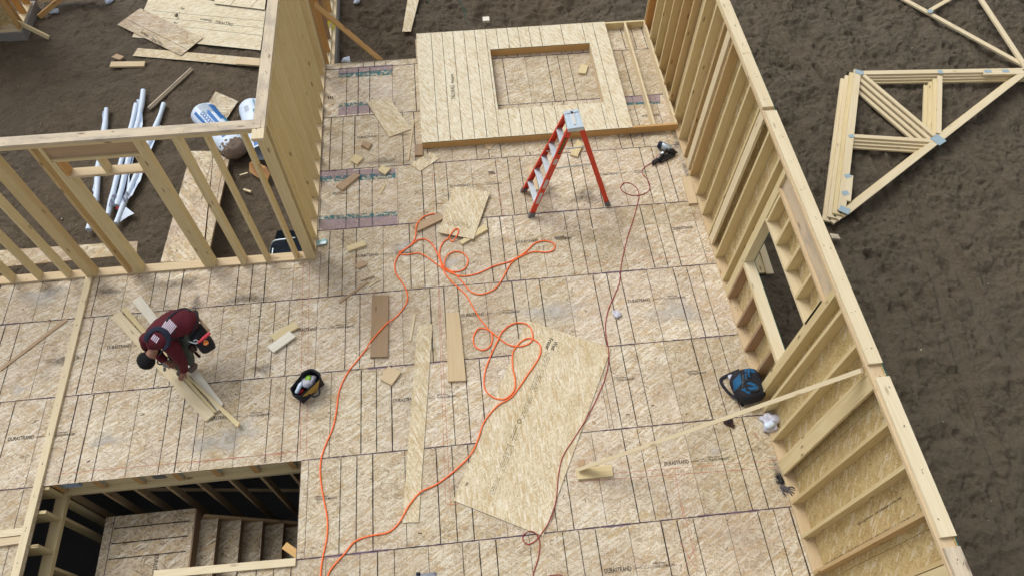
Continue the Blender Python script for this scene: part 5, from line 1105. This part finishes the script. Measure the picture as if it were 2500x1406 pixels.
# ================================================================ garage: insulation bags, wrapped poles, chair, small things
def bag(nm, p0, p1, r0, r1, lab, panels, open_end=True):
    g = thing(nm, lab, 'insulation bag', ((p0.x + p1.x)/2, (p0.y + p1.y)/2, GZ)); ax = (p1 - p0).normalized(); L = (p1 - p0).length
    sd = ax.cross(Vector((0, 0, 1))).normalized(); up = sd.cross(ax).normalized(); n = 36; m = 26
    def S(u, th, off=0.0):                           # u 0..1 along the bag, th 0..2pi, top at pi/2
        e = min(1, (u/.11)) if u < .11 else (min(1, ((1 - u)/.08 + .55)) if (u > .93 and open_end) else 1); e = math.sqrt(max(0, 1 - (1 - e)**2)); r = (r0*(1 - u) + r1*u)
        lump = 1 + .045*mnoise.noise(Vector((u*7, math.cos(th)*1.6, math.sin(th)*1.6 + r0*50))) + .02*mnoise.noise(Vector((u*22, math.cos(th)*5, math.sin(th)*5)))
        rr = r*e*lump + off; return p0 + ax*(L*u) + sd*(math.cos(th)*rr*1.12) + up*(math.sin(th)*rr*.9)
    b = MB(); b.grid([[S(i/m*.999, 2*math.pi*j/n) for j in range(n)] for i in range(m + 1)], .5, 0, True); obj('bag_film', b, 'white', g, True)
    for (u0, u1, t0, t1, mm) in panels:
        b = MB(); b.grid([[S(u0 + (u1 - u0)*i/6, math.radians(t0 + (t1 - t0)*j/8), .005) for j in range(9)] for i in range(7)], .5, 0); obj('print_panel', b, mm, g, True)
    return g, S, ax, L
p0, p1b = G(488, 268, GZ + .2), G(574, 362, GZ + .2); p1 = p1b
g, S, ax, L = bag('insulation_bag', p0, p1b, .215, .20, 'torn open bag of insulation, brown wool spilling from its near end', [(.14, .50, 122, 178, 'blue_print'), (.26, .64, 90, 106, 'blue_print'), (.16, .66, 46, 60, 'blue_print'), (.10, .30, 78, 122, 'grey_print'), (.48, .62, 135, 165, 'teal_print'), (.80, .86, 70, 110, 'blue_print')])
def wrap_text(g, S, s, u0, th0, h_, wdt, L_, r, mat_, flip=1):
    b = MB(); put_text(b, s, lambda a, q: S(u0 + a/L_, math.radians(th0) + flip*q/r, .008), h_, .02, 1, 0, width=wdt); obj('lettering', b, mat_, g)
wrap_text(g, S, 'R-21', .24, 148, .12, .26, L, .21, 'white'); wrap_text(g, S, 'OOOOO', .24, 66, .11, .36, L, .21, 'blue_print')
e_ = S(.97, math.pi/2, -.10)
b = MB(); ce = p0 + ax*L*.99
rows = []
sd = ax.cross(Vector((0, 0, 1))).normalized(); upv = sd.cross(ax).normalized()
for i in range(15):
    u = i/14; r_ = .20*math.sqrt(max(0.0, 1 - (max(0, u - .35)/.65)**2.4)); rows.append([ce + ax*(-.10 + .30*u) + (sd*math.cos(2*math.pi*j/40)*1.1 + upv*math.sin(2*math.pi*j/40)*.88)*r_*(1 + .07*math.sin(j*2.6 + i*.4) + .22*mnoise.noise(Vector((u*5, math.cos(j*.157)*4, math.sin(j*.157)*4)))) for j in range(40)])
b.grid(rows, .5, 0, True); obj('insulation_batt', b, 'fibre', g, True)
q0, q1 = G(612, 252, GZ + .2), G(645, 372, GZ + .2)
g, S2, ax2, L2 = bag('insulation_bag', q0, q1, .215, .20, 'closed white and blue insulation bag mostly behind the grey stained wall plate', [(.30, .38, 95, 125, 'teal_print'), (.66, .92, 96, 124, 'blue_print'), (.86, .97, 60, 140, 'blue_print'), (.2, .3, 60, 80, 'grey_print')], False)
wrap_text(g, S2, 'INSULATION', .10, 104, .05, .22, L2, .24, 'teal_print'); wrap_text(g, S2, 'R-21', .70, 104, .12, .22, L2, .24, 'white')
WG = 'white wrapped poles on the garage dirt'; PR = .8
wp = lambda x, y, z: G(200 + x*.2703, 200 + y*.2703, z)
def pole(pts, r, lab, flap=None, prn=None):
    g = thing('wrapped_pole', lab, 'wrapped pole', wp(*pts[0], GZ), WG); P_ = [wp(x, y, GZ + .07) for x, y in pts]; P_ = spline(P_, .08)
    b = MB(); b.tube(P_, [r*PR*(1 + .3*mnoise.noise(p*2.3)) for p in P_], 10); obj('pole', b, 'white', g, True)
    if flap:
        b = MB(); f0 = [wp(x, y, GZ + .09) for x, y in flap]; n = 10; k = len(f0)//2; A_ = f0[:k]; B_ = f0[k:][::-1]; rows = []
        for i in range(n + 1):
            s = i/n*(k - 1); j = min(k - 2, int(s)); f = s - j; a, q = A_[j].lerp(A_[j + 1], f), B_[j].lerp(B_[j + 1], f)
            rows.append([a.lerp(q, t_) + Vector((0, 0, .02*math.sin(i*1.9 + t_*4) - .05*t_)) for t_ in (0, .33, .66, 1)])
        b.grid(rows, .5, 0); low = [[p - Vector((0, 0, .003)) for p in r] for r in rows]; b.grid(low, .5, 0); obj('loose_film', b, 'white', g, True)
    if prn:
        b = MB(); a, q = wp(*prn[0], GZ + .07 + r + .006), wp(*prn[1], GZ + .07 + r + .006); xd = (q - a).normalized(); yd = Vector((0, 0, 1)).cross(xd); put_text(b, prn[2], lambda s, t_: a + xd*s + yd*(t_ - .035), .11, .03, 1, 0, width=(q - a).length); obj('print', b, 'navy_print', g)
pole([(222, 245), (205, 420), (150, 760), (128, 1040), (60, 1340)], .055, 'leftmost of the white plastic wrapped poles', [(190, 265), (180, 400), (125, 740), (95, 980), (140, 1060), (150, 740), (205, 400), (215, 260)])
pole([(492, 205), (450, 390), (360, 700), (300, 930), (235, 1200)], .055, 'second white wrapped pole from the left, with dark letters', None, ((262, 1130), (292, 1020), '7i'))
pole([(555, 80), (540, 200), (500, 390), (420, 700), (360, 960), (315, 1120)], .06, 'tallest white wrapped pole, ending in red stained film', [(490, 165), (520, 230), (548, 300), (545, 380), (430, 850), (420, 960), (380, 1000), (440, 700), (500, 380), (520, 260), (530, 215), (540, 150)])
pole([(740, 200), (690, 350), (600, 560), (500, 820), (420, 1000), (360, 1150), (310, 1280)], .055, 'rightmost white wrapped pole, its film torn into a wide flap', [(720, 400), (640, 560), (540, 850), (500, 950), (420, 1060), (400, 1000), (470, 850), (540, 700), (590, 560), (680, 390)], ((365, 1090), (425, 990), 'Z7'))
b = MB(); b.slab([wp(395, 1130, GZ + .08), wp(472, 1190, GZ + .05), wp(420, 1215, GZ + .05), wp(330, 1275, GZ + .06)], .004, .5, 0, 0); obj('film_scrap', b, 'white', label='triangular flap of white film on the dirt below the poles', cat='film', group=None)
b = MB(); b.slab([wp(305, 1130, GZ + .1), wp(335, 1120, GZ + .1), wp(330, 1150, GZ + .08), wp(308, 1155, GZ + .08)], .004, .5, 0, 0); obj('red_tag', b, 'hose', label='small red tag at the end of the tallest wrapped pole', cat='tag')
# dark folding chair tipped over behind the wall
fc_ = lambda x, y, z: G(600 + x*.1992, 360 + y*.1992, z)
g = thing('folding_chair', 'dark blue plastic chair lying behind the front wall studs', 'chair', fc_(450, 1150, GZ))
b = MB(); b.grid([[fc_(385, 1020, GZ + .52), fc_(470, 1015, GZ + .54), fc_(560, 1020, GZ + .54), fc_(640, 1030, GZ + .52)], [fc_(365, 1090, GZ + .48), fc_(460, 1085, GZ + .46), fc_(560, 1085, GZ + .46), fc_(650, 1090, GZ + .48)], [fc_(355, 1130, GZ + .44), fc_(450, 1130, GZ + .42), fc_(560, 1130, GZ + .42), fc_(655, 1135, GZ + .44)]], .5, 0); obj('backrest', b, 'bluechair', g, True)
b = MB(); b.slab([fc_(320, 1150, GZ + .34), fc_(650, 1120, GZ + .34), fc_(700, 1330, GZ + .30), fc_(300, 1340, GZ + .30)], .03, .5, 0, 0); obj('seat', b, 'bluechair', g)
b = MB(); b.tube(spline([fc_(300, 1330, GZ + .05), fc_(305, 1220, GZ + .3), fc_(345, 1150, GZ + .42), (fc_(480, 1125, GZ + .45)), fc_(640, 1105, GZ + .44)], .03), .012, 8); b.tube([fc_(335, 1240, GZ + .36), fc_(322, 1335, GZ + .36)], .011, 8); obj('frame', b, 'steel', g, True)
b = MB(); b.tube(spline([fc_(660, 1110, GZ + .44), fc_(700, 1200, GZ + .3), fc_(700, 1330, GZ + .05)], .03), .012, 8); obj('leg', b, 'steel', g, True)
b = MB(); b.slab([fc_(60, 180, GZ + .1), fc_(110, 175, GZ + .2), fc_(250, 240, GZ + .22), fc_(300, 330, GZ + .16), fc_(280, 400, GZ + .1), fc_(160, 350, GZ + .08), fc_(60, 280, GZ + .06)], .04, .5, 0, 0); obj('cut_board', b, 'card', label='orange brown notched board leaning at the base of the side wall', cat='board')
b = MB(); c = G(806, 62, GZ + .25); b.tube([c, c + Vector((.02, -.06, .04))], [.085, .085], 20); b.tube([c + Vector((.02, -.061, .041)), c + Vector((.0205, -.064, .0432))], [.045, .043], 16, mi=1); obj('tape_roll', b, ['tape', 'wood_pale'], None, True, label='bright yellow roll of tape by the far studs of the side wall', cat='tape roll')
b = MB(); b.slab([G(834, 150, -.05), G(838, 142, .02), G(853, 138, .03), G(855, 152, -.02)], .03, .5, 0, 0); obj('film_scrap', b, 'wrap', label='pale blue scrap sticking up behind the back edge of the deck', cat='film')
for i, (x, y, lab) in enumerate(((40, 88, 'pale blue film scrap at the foot of the curb'), (128, 28, 'second pale film scrap by the curb corner'), (270, 2, 'bluish film scrap at the top edge of the garage'), (870, 0, 'pale scrap of film at the top edge behind the deck'))):
    b = ell(G(x, y, GZ + .05), .09, .045, .03, .4*i, 1, 20, 14, lump=1.3, seed=i*3); obj('film_scrap', b, 'wrap', None, True, label=lab, cat='film')
b = MB(); 
for pts in ([(1120, 0), (1128, 15), (1132, 30), (1140, 50), (1146, 66)], [(1040, 0), (1055, 12)], [(1124, 10), (1136, 22), (1134, 45)]):
    b.tube(spline([G(x, y, gz(G(x, y, GZ).x, G(x, y, GZ).y) + .01) for x, y in pts], .05), .006, 6)
obj('green_twine', b, 'edge_green', None, True, label='thin green twine lying on the mud behind the deck', cat='twine')
# stones, clods and litter pressed in the mud
rb = MB()
for k in range(2600):
    if k < 900: x = random.uniform(-8.5, -1.2); y = random.uniform(.9, 9)
    elif k < 1200: x = random.uniform(-.8, 5); y = random.uniform(5.6, 9.5)
    else: x = random.uniform(5.2, 14.5); y = random.uniform(-6, 9)
    s = random.uniform(.006, .017)*(1.5 if random.random() < .08 else 1); z = gz(x, y) + s*.25; q = [Vector((x + s*random.uniform(.6, 1.3)*math.cos(a), y + s*random.uniform(.6, 1.3)*math.sin(a), z + s*random.uniform(-.3, .1))) for a in (0, 1.25, 2.5, 3.8, 5.0)]; t = Vector((x, y, z + s*.6))
    for i in range(5): rb.face([q[i], q[(i + 1) % 5], t], [(0, 0)]*3, .5, 1 if random.random() < .04 else 0)
obj('mud_clods', rb, ['mud', 'wood_pale'], origin=(0, 0, GZ), kind='stuff', label='small clods and crumbs scattered over the mud', cat='clods')
# ================================================================ the worker
pc_ = lambda x, y, z: tuple(G(320 + x*.14935, 730 + y*.14935, z))
pcv = lambda x, y: (320 + x*.14935, 730 + y*.14935)
def nn_(p, rx, ry=None): return (*p, rx, ry or rx)
hip = pc_(960, 400, .84); hL = pc_(900, 540, .84); hR = pc_(960, 240, .84)
sp1 = pc_(830, 380, .93); sp2 = pc_(640, 480, .98); sp3 = pc_(480, 640, .95); nk = pc_(385, 800, .86); hd0 = pc_(330, 900, .80); hd1 = pc_(262, 1010, .74)
shL = pc_(640, 760, .86); elL = pc_(800, 960, .56); wrL = pc_(862, 1165, .27); haL = pc_(850, 1225, .20)
shR = pc_(290, 620, .86); elR = pc_(400, 820, .58); wrR = pc_(560, 1010, .42); haR = pc_(610, 1060, .40)
knL = pc_(900, 780, .50); anL = pc_(985, 1060, .14); toL = pc_(930, 1190, .09); heL = pc_(1060, 1090, .09)
knR = pc_(640, 800, .46); anR = pc_(790, 1150, .14); toR = pc_(750, 1250, .09)
person = thing('person', 'worker in a maroon shirt and green trousers bending over boards with a tool belt', 'person', (pc_(900, 1000, 0)[0], pc_(900, 1000, 0)[1], 0))
N = [nn_(hip, .10, .09), nn_(sp1, .09, .08), nn_(sp2, .09, .08), nn_(sp3, .09, .07), nn_(nk, .055), nn_(hd0, .065), nn_(hd1, .09, .10),
     nn_(shL, .05), nn_(elL, .040), nn_(wrL, .028), nn_(shR, .05), nn_(elR, .040), nn_(wrR, .028), nn_(hL, .07), nn_(knL, .055), nn_(anL, .042), nn_(hR, .07), nn_(knR, .055), nn_(anR, .042),
     nn_(haL, .036, .018), nn_(haR, .036, .018)]
E_ = [(0, 1), (1, 2), (2, 3), (3, 4), (4, 5), (5, 6), (3, 7), (7, 8), (8, 9), (3, 10), (10, 11), (11, 12), (0, 13), (13, 14), (14, 15), (0, 16), (16, 17), (17, 18), (9, 19), (12, 20)]
def fingers(base, dirv, side, N, E, root):
    base = Vector(base); dirv = Vector(dirv).normalized(); side = Vector(side).normalized(); dn = Vector((0, 0, -1))
    for k, (o_, l) in enumerate(((-.030, .058), (-.010, .068), (.010, .066), (.030, .052))):
        i = len(N); p = base + dirv*.035 + side*o_; N.append((*p, .010, .010)); q = p + dirv*l*.5 + dn*.006; N.append((*q, .0095, .0095)); r = q + dirv*l*.30 + dn*l*.42; N.append((*r, .0085, .0085)); E += [(root, i), (i, i + 1), (i + 1, i + 2)]
    i = len(N); p = base - dirv*.01 - side*.035; N.append((*p, .012, .012)); q = p + dirv*.03 - side*.018 + dn*.008; N.append((*q, .011, .011)); r = q + dirv*.024 + dn*.02; N.append((*r, .0095, .0095)); E += [(root, i), (i, i + 1), (i + 1, i + 2)]
fd = Vector(pc_(810, 1290, .2)) - Vector(pc_(850, 1225, .2)); fingers(haL, fd, fd.cross(Vector((0, 0, 1))), N, E_, 19)
fd2 = Vector(pc_(700, 1090, .38)) - Vector(pc_(610, 1060, .4)); fingers(haR, fd2, fd2.cross(Vector((0, 0, 1))), N, E_, 20)
mesh_obj('body', skin(N, E_, 2), 'skin', person, True)
# face: nose, ear
fdir = (Vector(pc_(420, 1090, .60)) - Vector(hd1)).normalized()
b = MB(); c = Vector(hd1) + fdir*.085; b.tube([c, c + fdir*.03], [.018, .008], 8); obj('nose', b, 'skin', person, True)
b = ell(Vector(pc_(385, 930, .80)), .012, .028, .030, .5, 1, 12, 8); obj('ear', b, 'skin', person, True)
b = ell(Vector(hd1) + Vector((-.008, .004, .012)), .108, .122, .105, .5, 1, 28, 18, lump=.10, seed=4); obj('hair', b, 'hair', person, True)
# shirt
def loft(mb, stn, n=24):
    P = [Vector(pc_(*q[:3])) for q in stn]; rows = []; prev = None
    for i, p in enumerate(P):
        ax_ = (P[min(i + 1, len(P) - 1)] - P[max(i - 1, 0)]).normalized(); lt = ax_.cross(Vector((0, 0, 1)))
        if prev is not None: lt = prev - ax_*prev.dot(ax_)
        lt = lt.normalized(); prev = lt; u_ = lt.cross(ax_).normalized(); rl_x, ru_ = stn[i][3], stn[i][4]
        rows.append([p + lt*math.cos(2*math.pi*k/n)*rl_x + u_*math.sin(2*math.pi*k/n)*ru_ for k in range(n)])
    R2 = []
    for i in range(len(rows) - 1):
        for t in (0, .25, .5, .75):
            t2 = t; p_ = rows[max(0, i - 1)]; a_ = rows[i]; c_ = rows[i + 1]; d_ = rows[min(len(rows) - 1, i + 2)]
            R2.append([.5*((2*a_[k]) + (c_[k] - p_[k])*t2 + (2*p_[k] - 5*a_[k] + 4*c_[k] - d_[k])*t2*t2 + (3*a_[k] - p_[k] - 3*c_[k] + d_[k])*t2**3) for k in range(n)])
    R2.append(rows[-1]); mb.grid(R2, .5, 0, True); return R2
smb = MB()
loft(smb, [(1000, 385, .83, .13, .10), (985, 385, .84, .165, .138), (900, 365, .90, .188, .155), (720, 405, .95, .200, .155), (560, 500, .955, .205, .148), (455, 610, .93, .208, .14), (405, 700, .90, .175, .125), (375, 775, .87, .095, .085), (362, 815, .855, .062, .062), (365, 800, .86, .05, .05)])
loft(smb, [(560, 640, .90, .06, .06), (620, 700, .88, .105, .10), (720, 850, .72, .092, .09), (800, 975, .56, .078, .078), (845, 1080, .40, .064, .064), (866, 1165, .28, .052, .052), (868, 1172, .27, .04, .04)], 18)
loft(smb, [(350, 650, .90, .06, .06), (270, 650, .88, .10, .10), (330, 790, .70, .085, .085), (400, 860, .56, .07, .07), (500, 960, .46, .06, .06), (545, 1000, .42, .045, .045)], 18)
sm = bpy.data.meshes.new('sm'); sm.from_pydata(smb.v, [], smb.f); sm.update()
nrm = [v.normal.copy() for v in sm.vertices]
for v, nv in zip(sm.vertices, nrm):                    # folds of cloth
    v.co += nv*(mnoise.noise(v.co*9)*.014 + mnoise.noise(Vector((v.co.x*22, v.co.y*8, v.co.z*20)))*.010)
shirt = mesh_obj('shirt', sm, 'shirt', person, True); st = BVHTree.FromPolygons([v.co.copy() for v in sm.vertices], [tuple(p.vertices) for p in sm.polygons])
TN = [nn_(pc_(970, 430, .78), .135, .13), nn_(hL, .115), nn_(knL, .082), nn_(pc_(950, 960, .28), .070), nn_(pc_(985, 1050, .15), .060), nn_(hR, .11), nn_(knR, .08), nn_(anR, .062)]
tm = skin(TN, [(0, 1), (1, 2), (2, 3), (3, 4), (0, 5), (5, 6), (6, 7)], 2)
for v in tm.vertices: v.co += v.normal*(mnoise.noise(v.co*14)*.010)
mesh_obj('trousers', tm, 'pants', person, True)
for a_, t_, h_ in ((anL, toL, heL), (anR, toR, pc_(860, 1160, .09))):
    bo = skin([(*a_, .052, .052), (*(Vector(a_)*.4 + Vector(h_)*.6), .05, .045), (*(Vector(h_) + Vector((0, 0, -.01))), .042, .042), (*(Vector(h_)*.5 + Vector(t_)*.5), .048, .040), (*t_, .046, .034)], [(0, 1), (1, 2), (1, 3), (3, 4)], 2); mesh_obj('boot', bo, 'boot', person, True)
# braces, print, belt
band(st, [(250, 680), (270, 600), (340, 520), (440, 480), (540, 520), (600, 620), (590, 720), (540, 800), (470, 880)], .040, 'navy', 'yoke', person, pcv, .006, .3)
band(st, [(540, 520), (600, 330), (680, 250), (790, 180), (880, 160), (960, 200)], .018, 'blackcloth', 'suspender', person, pcv, .004, .4)
band(st, [(610, 650), (700, 640), (800, 625), (870, 600)], .020, 'blackcloth', 'suspender', person, pcv, .004, .4)
for k in range(7):
    u = k/6; A_ = (500 + 30*0 + 215*u*.55 + 40*u, 460 + 150*u*.9); x0_, y0_ = 500 + 105*u, 470 + 130*u; x1_, y1_ = 615 + 125*u, 305 + 125*u
    dx, dy = (7, 8)
    obj('shirt_print', decal(st, [(x0_ - dx, y0_ - dy), (x1_ - dx, y1_ - dy), (x1_ + dx, y1_ + dy), (x0_ + dx, y0_ + dy)], 8, 2, .006, conv=pcv), 'shirt_print', person, True)
for k in range(4):
    u = k/3; x0_, y0_ = 335 + 75*u, 650 + 60*u; x1_, y1_ = 385 + 75*u, 575 + 55*u; dx, dy = (8, 7)
    obj('shirt_print', decal(st, [(x0_ - dx, y0_ - dy), (x1_ - dx, y1_ - dy), (x1_ + dx, y1_ + dy), (x0_ + dx, y0_ + dy)], 5, 2, .006, conv=pcv), 'shirt_print', person, True)
belt = MB(); c = Vector(pc_(985, 400, .84)); axb = (Vector(pc_(985, 400, .84)) - Vector(pc_(850, 360, .92))).normalized(); s1 = axb.cross(Vector((0, 0, 1))).normalized(); s2 = s1.cross(axb).normalized()
ringp = [c + (s1*math.cos(t)*.172 + s2*math.sin(t)*.145) for t in [2*math.pi*k/30 for k in range(31)]]; belt.tube(ringp, .022, 8, flat=.8, cap=False); bl = obj('tool_belt', belt, 'blackcloth', person, True)
def pouch(cx_, rx, ry, rz, a, nm='pouch', m='blackcloth', pw=.55): obj(nm, ell(cx_, rx, ry, rz, a, pw, 22, 14, lump=.08, seed=rx*99), m, bl, True)
pouch(Vector(pc_(1010, 470, .80)), .075, .095, .13, .5); pouch(Vector(pc_(1110, 600, .72)), .085, .11, .12, -.5); pouch(Vector(pc_(1220, 730, .62)), .10, .085, .13, .5); pouch(Vector(pc_(1080, 560, .70)), .10, .12, .10, .1); pouch(Vector(pc_(890, 590, .78)), .05, .06, .10, .2)
pouch(Vector(pc_(1010, 780, .58)), .045, .05, .07, .3, m='brown')
b = MB(); b.tube(spline([Vector(pc_(930, 680, .82)), Vector(pc_(990, 705, .82)), Vector(pc_(1070, 720, .80)), Vector(pc_(1095, 690, .80)), Vector(pc_(1060, 660, .82)), Vector(pc_(1020, 680, .82))], .02), .010, 8); obj('hammer_loop', b, 'steel', bl, True)
b = MB(); b.tube([Vector(pc_(1090, 715, .82)), Vector(pc_(1180, 640, .84)), Vector(pc_(1290, 545, .86))], [.012, .022, .020], 10); obj('claw_hammer', b, 'pink', None, True, label='pink gripped handle sticking out of the tool belt of the worker', cat='hammer')
b = MB(); b.tube([Vector(pc_(1090, 290, .90)), Vector(pc_(1160, 390, .88)), Vector(pc_(1270, 515, .84))], [.010, .017, .020], 10); obj('chisel', b, 'wood_brown', None, True, label='brown wooden handle hanging behind the tool belt of the worker', cat='tool')
b = MB(); c = Vector(pc_(1225, 715, .77)); b.tube([c, c + Vector((0, 0, .02))], [.034, .032], 18); obj('tape_knob', b, 'orange_plastic', bl, True)
b = MB(); c = Vector(pc_(1000, 375, .96)); b.tube([c, c + Vector((.01, -.01, .01))], [.028, .024], 14); obj('patch', b, 'white', bl, True)
b = MB(); b.beam(Vector(pc_(1050, 870, .30)), Vector(pc_(1125, 945, .28)), .035, .03); b.beam(Vector(pc_(990, 800, .55)), Vector(pc_(1060, 880, .30)), .03, .02); obj('hatchet', b, 'brown', None, label='dark hammer hanging below the tool belt of the worker', cat='hammer')
g = thing('power_saw', 'small grey power tool held over the boards by the worker', 'power tool', pc_(610, 1060, .3))
b = MB(); b.tube([Vector(pc_(520, 1000, .34)), Vector(pc_(580, 1050, .34)), Vector(pc_(650, 1080, .33))], [.045, .055, .045], 14); obj('body', b, 'tool_grey', g, True)
b = MB(); b.beam(Vector(pc_(590, 1040, .38)), Vector(pc_(660, 1060, .38)), .06, .05); obj('motor', b, 'black', g)
b = MB(); b.tube(spline([Vector(pc_(430, 1010, .38)), Vector(pc_(440, 1050, .38)), Vector(pc_(490, 1065, .37)), Vector(pc_(530, 1030, .37))], .02), .011, 8); obj('grip', b, 'black', g, True)
b = MB(); b.beam(Vector(pc_(545, 1110, .25)), Vector(pc_(550, 1170, .2)), .02, .03); b.beam(Vector(pc_(680, 1040, .30)), Vector(pc_(685, 1120, .20)), .02, .04); obj('foot_plate', b, 'tool_grey', g)
